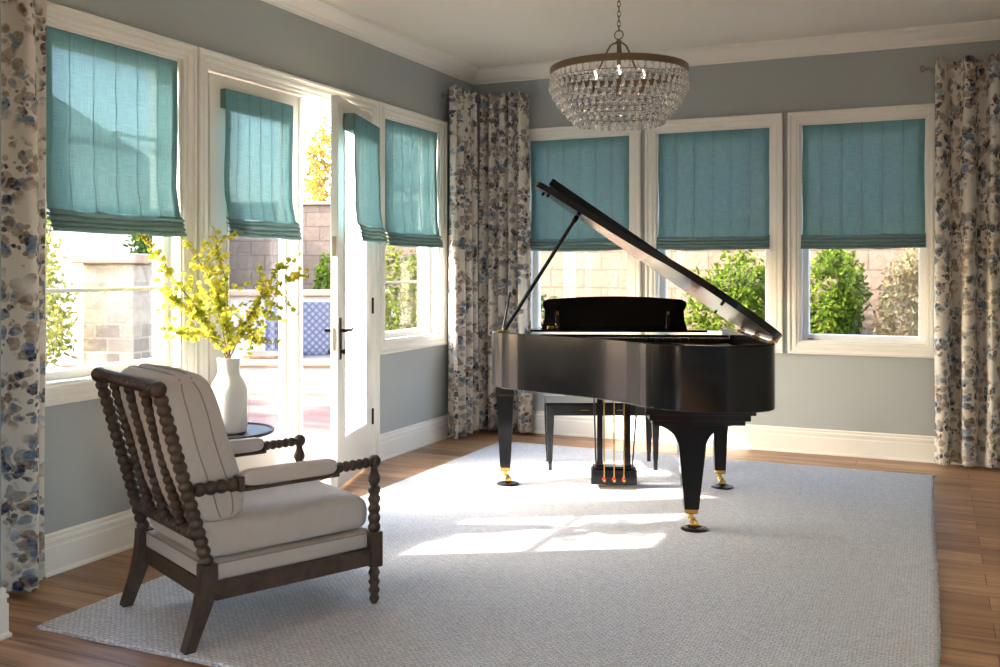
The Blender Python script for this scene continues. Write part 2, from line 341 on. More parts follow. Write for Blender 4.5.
def lathe(bm, prof, seg=32, c=(0, 0, 0)):         # prof: (r, z)
    loft(bm, [[Vector((c[0] + r * math.cos(2 * PI * k / seg), c[1] + r * math.sin(2 * PI * k / seg), c[2] + z)) for k in range(seg)] for r, z in prof])
def tube(bm, pts, r, seg=8, taper=None):
    pts = [Vector(p) for p in pts]; rings = []; u = None
    for i, p in enumerate(pts):
        d = (pts[min(i + 1, len(pts) - 1)] - pts[max(i - 1, 0)]).normalized()
        if u is None: u, w = frame_of(d)
        else:
            u = (u - d * u.dot(d)).normalized(); w = d.cross(u)
        rr = r if taper is None else r + (taper - r) * i / (len(pts) - 1)
        rings.append([p + (u * math.cos(2 * PI * k / seg) + w * math.sin(2 * PI * k / seg)) * rr for k in range(seg)])
    loft(bm, rings)
def torus(bm, c, R, r, seg=48, s2=8, axis='z', sq=None):
    rings = []
    for i in range(seg):
        a = 2 * PI * i / seg; ring = []
        for k in range(s2):
            b = 2 * PI * k / s2
            rr = R + r * math.cos(b); h = r * math.sin(b)
            if axis == 'z': ring.append(Vector((c[0] + rr * math.cos(a), c[1] + rr * math.sin(a), c[2] + h)))
            elif axis == 'y': ring.append(Vector((c[0] + rr * math.cos(a), c[1] + h, c[2] + rr * math.sin(a))))
            else: ring.append(Vector((c[0] + h, c[1] + rr * math.cos(a), c[2] + rr * math.sin(a))))
        rings.append(ring)
    V = [[bm.verts.new(p) for p in r_] for r_ in rings]
    for i in range(seg):
        a, b = V[i], V[(i + 1) % seg]
        for k in range(s2): bm.faces.new((a[k], a[(k + 1) % s2], b[(k + 1) % s2], b[k]))
def prism(bm, poly, z0, z1, T=None):
    a = [bm.verts.new((x, y, z0)) for x, y in poly]; b = [bm.verts.new((x, y, z1)) for x, y in poly]
    n = len(poly)
    for i in range(n): bm.faces.new((a[i], a[(i + 1) % n], b[(i + 1) % n], b[i]))
    bm.faces.new(a[::-1]); bm.faces.new(b)
    if T:
        for v in a + b: v.co = T(*v.co)
# wall frames: (u along, v up, n into the room)
def TL(u, v, n): return Vector((n, u, v))
def TB(u, v, n): return Vector((u, -n, v))
def mitre(bm, T, u0, u1, v0, v1, prof, legs=False):
    """moulding swept round a rectangle; prof: (inset, height). legs: three sided, open at the bottom"""
    loops = []
    for d, h in prof:
        if legs: pts = [(u0 + d, v0), (u0 + d, v1 - d), (u1 - d, v1 - d), (u1 - d, v0)]
        else: pts = [(u0 + d, v0 + d), (u0 + d, v1 - d), (u1 - d, v1 - d), (u1 - d, v0 + d)]
        loops.append([bm.verts.new(T(u, v, h)) for u, v in pts])
    for a, b in zip(loops, loops[1:] + loops[:1]):
        for i in range(3 if legs else 4): bm.faces.new((a[i], a[(i + 1) % 4], b[(i + 1) % 4], b[i]))
def sweep_path(bm, path, prof, closed=False):
    """prof: (out, z) swept along an xy path with mitred corners; out is to the left of the path"""
    P = [Vector((x, y)) for x, y in path]; n = len(P); rows = []
    for i in range(n):
        a = P[i - 1] if (i > 0 or closed) else None; b = P[(i + 1) % n] if (i < n - 1 or closed) else None
        d1 = (P[i] - a).normalized() if a is not None else (b - P[i]).normalized()
        d2 = (b - P[i]).normalized() if b is not None else d1
        n1 = Vector((-d1.y, d1.x)); n2 = Vector((-d2.y, d2.x)); m = (n1 + n2).normalized(); m = m / max(0.2, m.dot(n1))
        rows.append([Vector((P[i].x + m.x * o, P[i].y + m.y * o, z)) for o, z in prof])
    if closed:
        V = [[bm.verts.new(p) for p in r] for r in rows]; k = len(prof)
        for i in range(n):
            a, b = V[i], V[(i + 1) % n]
            for j in range(k): bm.faces.new((a[j], a[(j + 1) % k], b[(j + 1) % k], b[j]))
    else: loft(bm, rows)

# ------------------------------------------------------------------ room shell
H = 3.05; X1 = 4.13; YN = -4.95
WT = 0.2
def wall_with_holes(name, T, u0, u1, v0, v1, holes, thick=WT):
    bm = BM(); us = sorted({u0, u1} | {a for h in holes for a in h[:2]}); vs = sorted({v0, v1} | {a for h in holes for a in h[2:]})
    for i in range(len(us) - 1):
        cu = (us[i] + us[i + 1]) / 2; run = []
        for j in range(len(vs) - 1):
            cv = (vs[j] + vs[j + 1]) / 2
            if not any(h[0] < cu < h[1] and h[2] < cv < h[3] for h in holes): run.append((vs[j], vs[j + 1]))
        mer = []
        for a, b in run:
            if mer and abs(mer[-1][1] - a) < 1e-6: mer[-1] = (mer[-1][0], b)
            else: mer.append((a, b))
        for a, b in mer: box(bm, us[i], us[i + 1], a, b, -thick, 0, T=T)
    return struct(name, bm, M_wall)
WZ0, WZ1 = 0.84, 2.455
left_holes = [(-4.375, -3.515, WZ0, WZ1), (-3.325, -1.655, -0.3, WZ1), (-1.47, -0.615, WZ0, WZ1)]
back_holes = [(0.515, 1.392, WZ0 - .02, WZ1 - .02), (1.602, 2.48, WZ0 - .02, WZ1 - .02), (2.69, 3.55, WZ0 - .02, WZ1 - .02)]
wall_with_holes('wall_left', TL, YN - 0.25, 0.2, -0.3, H, left_holes)
wall_with_holes('wall_back', TB, 0.0, X1 + WT, -0.3, H, back_holes)
bm = BM(); box(bm, X1, X1 + WT, YN, 0, -0.3, H); struct('wall_right', bm, M_wall)
bm = BM(); box(bm, -0.7, 0.448, YN - 0.2, YN, -0.3, H); struct('wall_front', bm, M_wall)
bm = BM(); box(bm, X1 + WT, 7.2, YN - 0.2, YN, -0.3, H); struct('wall_front_right', bm, M_wall)
FR = lambda u, v, n: Vector((7.0 - n, u, v))
FL = lambda u, v, n: Vector((-0.5 + n, u, v))
FB = lambda u, v, n: Vector((u, -10.6 + n, v))
wall_with_holes('wall_far_right', FR, -10.6, YN, -0.3, H, [(-10.2, -7.9, 0.3, 2.75)])
wall_with_holes('wall_far_left', FL, -10.6, YN - 0.2, -0.3, H, [(-10.2, -8.2, 0.3, 2.75)])
wall_with_holes('wall_behind', FB, -0.7, 7.2, -0.3, H, [])
bm = BM(); box(bm, -0.7, 7.2, -10.8, YN - 0.0, -0.3, 0); box(bm, -0.2, X1 + WT, YN, 0.2, -0.3, 0); struct('floor', bm, M_floor)
bm = BM(); box(bm, -0.7, 7.2, -10.8, YN, H, H + 0.2); box(bm, -0.2, X1 + WT, YN, 0.4, H, H + 0.2); struct('ceiling', bm, M_ceil)

# crown moulding (trim_1) and baseboards
crown = [(0.0, 2.932), (0.010, 2.932), (0.012, 2.948), (0.024, 2.952), (0.030, 2.968), (0.058, 2.995), (0.082, 3.012), (0.090, 3.024), (0.102, 3.028), (0.105, 3.05), (0.0, 3.05)]
bm = BM(); sweep_path(bm, [(X1, YN), (X1, 0), (0, 0), (0, YN)], crown); struct('trim_1', bm, M_trim)
bbp = [(0.0, 0.0), (0.026, 0.0), (0.026, 0.010), (0.018, 0.020), (0.018, 0.122), (0.0135, 0.128), (0.0135, 0.142), (0.019, 0.146), (0.017, 0.158), (0.010, 0.163), (0.012, 0.176), (0.006, 0.184), (0.0, 0.184)]
def baseb(name, path):
    bm = BM(); sweep_path(bm, path, bbp); struct(name, bm, M_trim)
baseb('baseboard_left', [(0, -3.405), (0, YN), (0.448, YN), (0.448, YN - 0.2), (-0.5, YN - 0.2)])
baseb('baseboard_left_corner', [(0, -0.001), (0, -1.575)])
baseb('baseboard_back', [(X1, YN), (X1, 0), (0, 0)])

# casings, jambs, windows
casing = [(0.0, 0.0), (0.0, 0.024), (0.004, 0.029), (0.018, 0.029), (0.022, 0.022), (0.034, 0.019), (0.048, 0.022), (0.062, 0.019), (0.066, 0.014), (0.078, 0.014), (0.085, 0.012), (0.087, 0.0)]
def window(name, T, u0, u1, z0, z1, bars, label, double=True):
    bm = BM(); mitre(bm, T, u0 - 0.087, u1 + 0.087, z0 - 0.087, z1 + 0.087, casing)
    root = struct(name, bm, M_trim, label=label)
    bm = BM(); mitre(bm, T, u0, u1, z0, z1, [(-0.001, -0.001), (0.012, -0.001), (0.012, -0.175), (-0.001, -0.175)]); finish('window_jamb', bm, M_trim, root)
    f = 0.028; sash = [(0.0, -0.075), (0.0, -0.13), (0.044, -0.13), (0.044, -0.085), (0.038, -0.075)]
    a, b, c, d = u0 + 0.012, u1 - 0.012, z0 + 0.012, z1 - 0.012
    zm = (c + d) / 2
    if double:
        for k, (q0, q1, dn) in enumerate([(c, zm + 0.02, 0.0), (zm - 0.02, d, -0.035)]):
            bm = BM(); mitre(bm, T, a, b, q0, q1, [(x, h + dn) for x, h in sash])
            sb = finish('window_sash', bm, M_trim, root)
            bm = BM(); box(bm, a + .044, b - .044, (q0 + q1) / 2 - 0.009, (q0 + q1) / 2 + 0.009, -0.118 + dn, -0.09 + dn, T=T); finish('muntin', bm, M_trim, sb)
            bm = BM(); box(bm, a + .04, b - .04, q0 + .04, q1 - .04, -0.106 + dn, -0.101 + dn, T=T); finish('pane', bm, M_pane, sb)
    else:
        bm = BM(); mitre(bm, T, a, b, c, d, sash); sb = finish('window_sash', bm, M_trim, root)
        bm = BM(); box(bm, a + .04, b - .04, c + .04, d - .04, -0.106, -0.101, T=T); finish('pane', bm, M_pane, sb)
        bm = BM(); box(bm, a + 0.035, a + 0.075, c + 0.004, c + 0.014, -0.075, -0.055, T=T, bev=0.002); finish('sash_lock', bm, M_nickel, root)
    return root
window('window_1', TL, *left_holes[0], True, 'white double hung window beside the armchair, left wall')
window('window_2', TL, *left_holes[2], True, 'narrow white double hung window between French doors and corner curtain')
window('window_3', TB, *back_holes[0], False, 'back wall window nearest the corner, behind the raised piano lid', double=False)
window('window_4', TB, *back_holes[1], False, 'middle back wall window behind the piano', double=False)
window('window_5', TB, *back_holes[2], False, 'back wall window nearest the right curtain', double=False)
# unseen windows added behind the camera to let in fill daylight
for k, (T_, h_) in enumerate([(FR, (-10.2, -7.9, 0.3, 2.75)), (FL, (-10.2, -8.2, 0.3, 2.75))]):
    window('window_%d' % (6 + k), T_, *h_, False, 'unseen tall window added behind the viewer to brighten the room with skylight', double=False)

bm = BM(); mitre(bm, TL, -3.325 - .087, -1.655 + .087, 0.0, WZ1 + .087, casing, legs=True); dr = struct('trim_2', bm, M_trim)
bm = BM(); mitre(bm, TL, -3.33, -1.65, 0.0, WZ1 + .005, [(0, 0.0), (0.02, 0.0), (0.02, -0.2), (0, -0.2)], legs=True)
box(bm, -3.325, -1.655, WZ1 - 0.03, WZ1 - 0.015, -0.09, -0.06, T=TL); finish('door_jamb', bm, M_trim, dr)
bm = BM(); box(bm, -3.33, -1.65, -0.02, 0.012, -0.22, 0.0, T=TL, bev=0.004); finish('threshold', bm, M_glasscap, dr)

def door_leaf(name, hinge, rz, W, flip, label):
    """leaf in local coords: x from hinge 0..W, y thickness -0.045..0, z up; flip mirrors x"""
    e = thing(name, label, 'door', hinge, rz, kind='structure')
    s = -1 if flip else 1
    T = lambda u, v, n: Vector((s * u, n, v))
    Hh = WZ1 - 0.03; st = 0.15; br = 0.30
    bm = BM()
    box(bm, 0.002, st, 0.012, Hh, -0.045, 0, T=T, bev=0.002); box(bm, W - st, W - 0.003, 0.012, Hh, -0.045, 0, T=T, bev=0.002)
    box(bm, st - 0.002, W - st + 0.002, 0.012, br, -0.045, 0, T=T); box(bm, st - 0.002, W - st + 0.002, Hh - st * 0.85, Hh, -0.045, 0, T=T)
    finish('door_stiles', bm, M_trim, e)
    bm = BM()
    for n0, n1 in ((0.0, 0.006), (-0.045, -0.051)):
        mitre(bm, T, st - 0.012, W - st + 0.012, br - 0.012, Hh - st * 0.85 + 0.012, [(0, n0), (0, n1), (0.012, n1), (0.022, n0), (0.022, n0 - 0.012 if n0 == 0 else n0 + 0.012), (0.0, n0)])
    finish('glazing_bead', bm, M_trim, e)
    bm = BM(); box(bm, st, W - st, br, Hh - st * 0.85, -0.025, -0.020, T=T); finish('pane', bm, M_pane, e)
    for z in (0.28, 1.05, 1.95):
        bm = BM(); turned(bm, T(0.0, z, 0.006), T(0.0, z + 0.11, 0.006), [(0, 0.008), (1, 0.008)], 10); box(bm, -0.004, 0.004, z, z + .11, 0.0, 0.004, T=T); finish('hinge', bm, M_darkmetal, e)
    return e, T, W
LEAFW = 0.826
d1, T1, _ = door_leaf('door_1', (-0.03, -3.318, 0), PI / 2, LEAFW, False, 'closed left leaf of the French doors with teal shade')
# local y of leaf 1 points to -x world after a +90 turn, so the room face is local y=-0.045: handled by mirrored leaf below
bpy.context.view_layer.update()
d2, T2, _ = door_leaf('door_2', (0.022, -1.668, 0), -PI / 2 + math.radians(17), LEAFW, False, 'open right leaf of the French doors swung into the room')
# lever handle and deadbolt on the open leaf
for n0, sgn in ((0.0, 1), (-0.045, -1)):
    h = finish('handle_plate', (lambda b: (box(b, LEAFW - 0.075, LEAFW - 0.035, 0.80, 1.06, min(n0, n0 + sgn * .007), max(n0, n0 + sgn * .007), T=T2, bev=0.003), b)[1])(BM()), M_darkmetal, d2)
    bm = BM(); turned(bm, T2(LEAFW - 0.055, 0.98, n0), T2(LEAFW - 0.055, 0.98, n0 + sgn * 0.05), [(0, 0.011), (1, 0.011)], 12)
    tube(bm, [T2(LEAFW - 0.055 - 0.012 * k, 0.98 + 0.006 * math.sin(k * 0.9), n0 + sgn * 0.048) for k in range(10)], 0.0085, 8); finish('lever', bm, M_darkmetal, h, smooth=True)
    bm = BM(); turned(bm, T2(LEAFW - 0.055, 0.85, n0), T2(LEAFW - 0.055, 0.85, n0 + sgn * 0.022), [(0, 0.013), (0.8, 0.013), (1, 0.008)], 12)
    box(bm, LEAFW - 0.06, LEAFW - 0.05, 0.835, 0.865, min(n0 + sgn * .02, n0 + sgn * .034), max(n0 + sgn * .02, n0 + sgn * .034), T=T2); finish('thumb_turn', bm, M_darkmetal, h, smooth=True)
bm = BM(); box(bm, LEAFW - 0.004, LEAFW + 0.001, 1.44, 1.56, -0.035, -0.010, T=T2); box(bm, LEAFW - 0.004, LEAFW + 0.001, 0.86, 1.0, -0.032, -0.013, T=T2); finish('strike_plate', bm, M_nickel, d2)
bm = BM(); box(bm, LEAFW - 0.02, LEAFW + 0.012, 0.012, WZ1 - 0.03, -0.053, -0.042, T=T1); finish('astragal', bm, M_trim, d1)
bm = BM(); box(bm, LEAFW + 0.002, LEAFW + 0.008, 0.012, WZ1 - 0.03, -0.045, -0.002, T=T1); finish('weather_strip', bm, M_darkmetal, d1)

# ------------------------------------------------------------------ roman shades
def uvgrid(bm, pts, us, vs):
    uv = bm.loops.layers.uv.verify()
    V = [[bm.verts.new(p) for p in row] for row in pts]
    for i in range(len(V) - 1):
        for j in range(len(V[0]) - 1):
            f = bm.faces.new((V[i][j], V[i][j + 1], V[i + 1][j + 1], V[i + 1][j]))
            for lp, (a, b) in zip(f.loops, ((i, j), (i, j + 1), (i + 1, j + 1), (i + 1, j))): lp[uv].uv = (us[b], vs[a])
    return V
def finish_cloth(name, bm, m, parent, thick=0.0):
    me = bpy.data.meshes.new(name); bm.to_mesh(me); bm.free(); me.materials.append(m)
    for p in me.polygons: p.use_smooth = True
    o = bpy.data.objects.new(name, me); COL.objects.link(o); o.parent = parent
    if thick:
        md = o.modifiers.new('cloth thickness', 'SOLIDIFY'); md.thickness = thick
    return o
def shade(T, u0, u1, zt, zb, n, label, seed, rail=0.035, flare=0.008, parent_rot=None):
    r = thing('roman_shade', label, 'shade', (0, 0, 0), 0, 'teal linen roman shades')
    if parent_rot is not None: r.location, r.rotation_euler = parent_rot
    rng = random.Random(seed)
    bm = BM(); box(bm, u0 + 0.002, u1 - 0.002, zt - 0.105 if rail > .05 else zt - 0.03, zt, n - rail, n - 0.003, T=T, bev=0.004); finish('headrail', bm, M_hem, r)
    NU, NV = 60, 40; seams = [u0 + (u1 - u0) * k / 6 for k in range(1, 6)]
    rows = []; vs = []; zf = zb + 0.10
    us = [u0 + (u1 - u0) * i / NU for i in range(NU + 1)]
    for j in range(NV + 1):
        t = j / NV; z = zt - 0.003 - t * (zt - zf); row = []
        for u in us:
            d = 0.0
            for s in seams: d -= 0.005 * math.exp(-((u - s) / 0.008) ** 2)
            w = mnoise.noise(Vector((u * 4 + seed * 7, z * 3.5, seed))) * 0.008 + mnoise.noise(Vector((u * 12 + seed, z * 9, seed * 2.0))) * 0.003
            edge = min(1, min(u - u0, u1 - u) / 0.03 + 0.25)
            row.append(T(u + 0.004 * math.sin(z * 9 + seed) * (1 - edge), z, n + d + w * min(1, t * 5) + 0.022 * max(0, t - 0.82) / 0.18))
        rows.append(row); vs.append(z)
    bm = BM(); uvgrid(bm, rows, us, vs); finish_cloth('fabric_panel', bm, M_shade, r)
    # doubled side hems
    for a, b in ((u0 - 0.001, u0 + 0.042), (u1 - 0.042, u1 + 0.001)):
        uu = [a + (b - a) * i / 3 for i in range(4)]
        hr = []
        for z in vs:
            t = (zt - z) / (zt - zf)
            hr.append([T(u + 0.004 * math.sin(z * 9 + seed) * 0.6, z, n - 0.004 + mnoise.noise(Vector((u * 4 + seed * 7, z * 3.5, seed))) * 0.008 * min(1, t * 5) + 0.022 * max(0, t - 0.82) / 0.18) for u in uu])
        bm = BM(); uvgrid(bm, hr, uu, vs); finish_cloth('side_hem', bm, M_hem, r)
    for su in seams[0:5:1]:
        hr = []
        for z in vs:
            t = (zt - z) / (zt - zf)
            hr.append([T(su + w_ + 0.0015 * math.sin(z * 40 + seed + su * 9), z, n + 0.0012 - 0.005 + mnoise.noise(Vector((su * 4 + seed * 7, z * 3.5, seed))) * 0.008 * min(1, t * 5) + mnoise.noise(Vector((su * 12 + seed, z * 9, seed * 2.0))) * 0.003 * min(1, t * 5) + 0.022 * max(0, t - 0.82) / 0.18) for w_ in (-0.0022, 0.0, 0.0022)])
        bm = BM(); uvgrid(bm, hr, [su, su + .002, su + .004], vs); finish_cloth('stitched_seam', bm, M_hem, r)
    # stacked folds at the foot
    prof = []
    nf = 4
    for k in range(nf):
        z0 = zf - k * (zf - zb) / nf; dz = (zf - zb) / nf; o = n + 0.026 + 0.006 * k
        prof += [(z0 + 0.004, o - 0.012), (z0 - dz * 0.35, o + 0.004), (z0 - dz * 0.85, o + 0.014), (z0 - dz * 1.05, o + 0.004), (z0 - dz * 0.95, o - 0.012)]
    prof += [(zb + 0.004, n - 0.006)]
    rows = []
    for z, o in prof:
        rows.append([T(u0 - flare + (u1 - u0 + 2 * flare) * (i / NU), z + 0.008 * mnoise.noise(Vector((u * 5 + seed, z * 30, 3))) - 0.004 * math.sin(PI * (u - u0) / (u1 - u0)), o + 0.008 * mnoise.noise(Vector((u * 8, z * 60, seed)))) for i, u in enumerate(us)])
    bm = BM(); uvgrid(bm, rows, us, [p[0] * 1.0 for p in prof]); finish_cloth('stacked_folds', bm, M_hem, r)
    return r
shade(TL, -4.360, -3.532, WZ1 - 0.004, 1.53, -0.012, 'teal roman shade on the large left window behind the armchair', 1)
shade(TL, -1.450, -0.632, WZ1 - 0.004, 1.53, -0.012, 'teal roman shade on the narrow window beside the corner curtain', 2)
shade(TB, 0.530, 1.378, WZ1 - 0.024, 1.51, -0.012, 'teal roman shade on the back window nearest the corner', 3)
shade(TB, 1.617, 2.465, WZ1 - 0.024, 1.51, -0.012, 'teal roman shade on the middle back window above the piano lid', 4)
shade(TB, 2.706, 3.535, WZ1 - 0.024, 1.51, -0.012, 'teal roman shade on the back window nearest the right curtain', 5)
shade(TL, -3.235, -2.625, 2.35, 1.54, 0.055, 'narrow teal roman shade hung on the closed French door leaf', 6, rail=0.075, flare=0.02)
T2l = lambda u, v, n: Vector((u, n, v))
shade(T2l, 0.10, LEAFW - 0.10, 2.33, 1.54, 0.082, 'narrow teal roman shade hung on the open French door leaf', 7, rail=0.075, flare=0.02, parent_rot=(d2.location.copy(), d2.rotation_euler.copy()))

# ------------------------------------------------------------------ curtains and rods
def curtain(T, u0, u1, zt, zb, n0, folds, amp, label, seed, flare=0.0, toe=0.0):
    r = thing('curtain', label, 'curtain', (0, 0, 0), 0, 'floral curtains')
    rng = random.Random(seed); NU, NV = folds * 14, 46
    ph = [rng.uniform(-0.5, 0.5) for _ in range(folds + 2)]; am = [rng.uniform(0.75, 1.2) for _ in range(folds + 2)]
    rows = []; vs = []
    for j in range(NV + 1):
        t = j / NV; row = []
        for i in range(NU + 1):
            s = i / NU; k = s * folds; k0 = int(min(folds, k)); fr = k - k0
            a = am[k0] * (1 - fr) + am[min(k0 + 1, folds)] * fr; p = ph[k0] * (1 - fr) + ph[min(k0 + 1, folds)] * fr
            wave = math.sin(2 * PI * k + p * t * 1.4 + 0.5 * math.sin(k * 1.7 + t * 2 + seed))
            wave = math.copysign(abs(wave) ** 0.75, wave)
            uc = (u0 + u1) / 2; u = uc + (s - 0.5) * (u1 - u0) * (1 + flare * t) + 0.02 * math.cos(4 * PI * k) * 0.25 + 0.012 * mnoise.noise(Vector((s * 9, t * 4, seed)))
            A = amp * a * (0.75 + 0.35 * t)
            nn = n0 + A * wave + toe * t * t
            z = zt - t * (zt - zb)
            if t < 0.02: z += 0.018 * max(0, wave)
            if t > 0.98: z += 0.012 * mnoise.noise(Vector((s * 12, 0, seed)))
            row.append(T(u, z, max(0.03, nn)))
        rows.append(row); vs.append(zt - t * (zt - zb))
    L = [0.0]
    for i in range(1, NU + 1): L.append(L[-1] + (rows[20][i] - rows[20][i - 1]).length)
    bm = BM(); uvgrid(bm, rows, [x + seed * 3.7 for x in L], vs); finish_cloth('fabric_panel', bm, M_floral, r, 0.004)
    # grommet rings around the rod
    rod = zt - 0.045
    for i in range(folds):
        u = u0 + (u1 - u0) * (i + 0.5) / folds
        bm = BM(); torus(bm, (0, 0, 0), 0.021, 0.0035, 20, 6, 'x')
        for v in bm.verts: v.co = T(u + v.co.x, rod + v.co.z, n0 + v.co.y)
        finish('grommet', bm, M_nickel, r, smooth='all')
    return r
def rod(T, ua, ub, z, n, ends, label):
    r = thing('curtain_rod', label, 'curtain rod', (0, 0, 0), 0, 'short curtain rods')
    bm = BM(); turned(bm, T(ua, z, n), T(ub, z, n), [(0, 0.011), (1, 0.011)], 14); finish('pole', bm, M_nickel, r, smooth=True)
    for u, s in ends:
        bm = BM(); turned(bm, T(u, z, n), T(u + s * 0.05, z, n), [(0, 0.011), (0.1, 0.017), (0.25, 0.017), (0.3, 0.010), (0.42, 0.020), (0.6, 0.026), (0.8, 0.024), (0.95, 0.014), (1, 0.004)], 16); finish('finial', bm, M_nickel, r, smooth=True)
    for u in (ua + 0.04 * (1 if ub > ua else -1), ub - 0.06 * (1 if ub > ua else -1)):
        bm = BM(); turned(bm, T(u, z, 0.001), T(u, z, n), [(0, 0.024), (0.06, 0.024), (0.08, 0.007), (1, 0.007)], 12); finish('bracket', bm, M_nickel, r, smooth=True)
curtain(TL, -4.92, -4.45, 2.80, 0.022, 0.115, 3, 0.055, 'floral curtain panel at the far left of the photo, left of the large window', 11, flare=0.02)
curtain(TL, -0.64, -0.165, 2.80, 0.022, 0.11, 4, 0.055, 'floral curtain panel on the left wall, filling the corner beside the narrow window', 12, flare=0.0)
curtain(TB, 0.12, 0.565, 2.80, 0.022, 0.11, 5, 0.052, 'floral curtain panel on the back wall, in the corner behind the piano keyboard end', 13, flare=0.02)
curtain(TB, 3.60, 4.08, 2.79, 0.022, 0.12, 3, 0.07, 'floral curtain panel right of the three back windows', 14, flare=0.02)
rod(TL, -0.60, -0.10, 2.752, 0.115, [(-0.60, -1)], 'nickel rod on the left wall, round finial beside the corner curtain')
rod(TB, 0.13, 0.56, 2.752, 0.11, [], 'nickel rod on the back wall threaded through the corner curtain tops')
rod(TB, 3.555, 4.11, 2.752, 0.115, [(3.555, -1)], 'nickel rod with small finial above the right curtain')

# ------------------------------------------------------------------ rug
def rug():
    bm = BM(); x0, x1, y0, y1 = 0.50, 3.60, -4.84, -0.54; n = 0
    def wob(t, s): return 0.007 * mnoise.noise(Vector((t * 6, s, 0))) + 0.006 * mnoise.noise(Vector((t * 25, s, 5)))
    pts = []
    N = 150
    for i in range(N): t = i / N; pts.append((x0 + (x1 - x0) * t, y0 + wob(t * 3, 1)))
    for i in range(N): t = i / N; pts.append((x1 + wob(t * 4, 2) + 0.012 * math.sin(t * 5), y0 + (y1 - y0) * t))
    for i in range(N): t = i / N; pts.append((x1 - (x1 - x0) * t, y1 + wob(t * 3, 3)))
    for i in range(N): t = i / N; pts.append((x0 + wob(t * 4, 4), y1 - (y1 - y0) * t))
    cx, cy = (x0 + x1) / 2, (y0 + y1) / 2
    def ring(k, z): return [Vector((cx + (x - cx) * (1 - k / abs(x1 - cx)), cy + (y - cy) * (1 - k / abs(y1 - cy)), z)) for x, y in pts]
    loft(bm, [ring(0.0, 0.001), ring(-0.002, 0.006), ring(0.0, 0.012), ring(0.008, 0.016), ring(0.03, 0.017)])
    return finish('rug', bm, M_rug, smooth=True)
tag(rug(), 'large pale woven wool rug under the piano and armchair', 'rug')
RZ = 0.0175

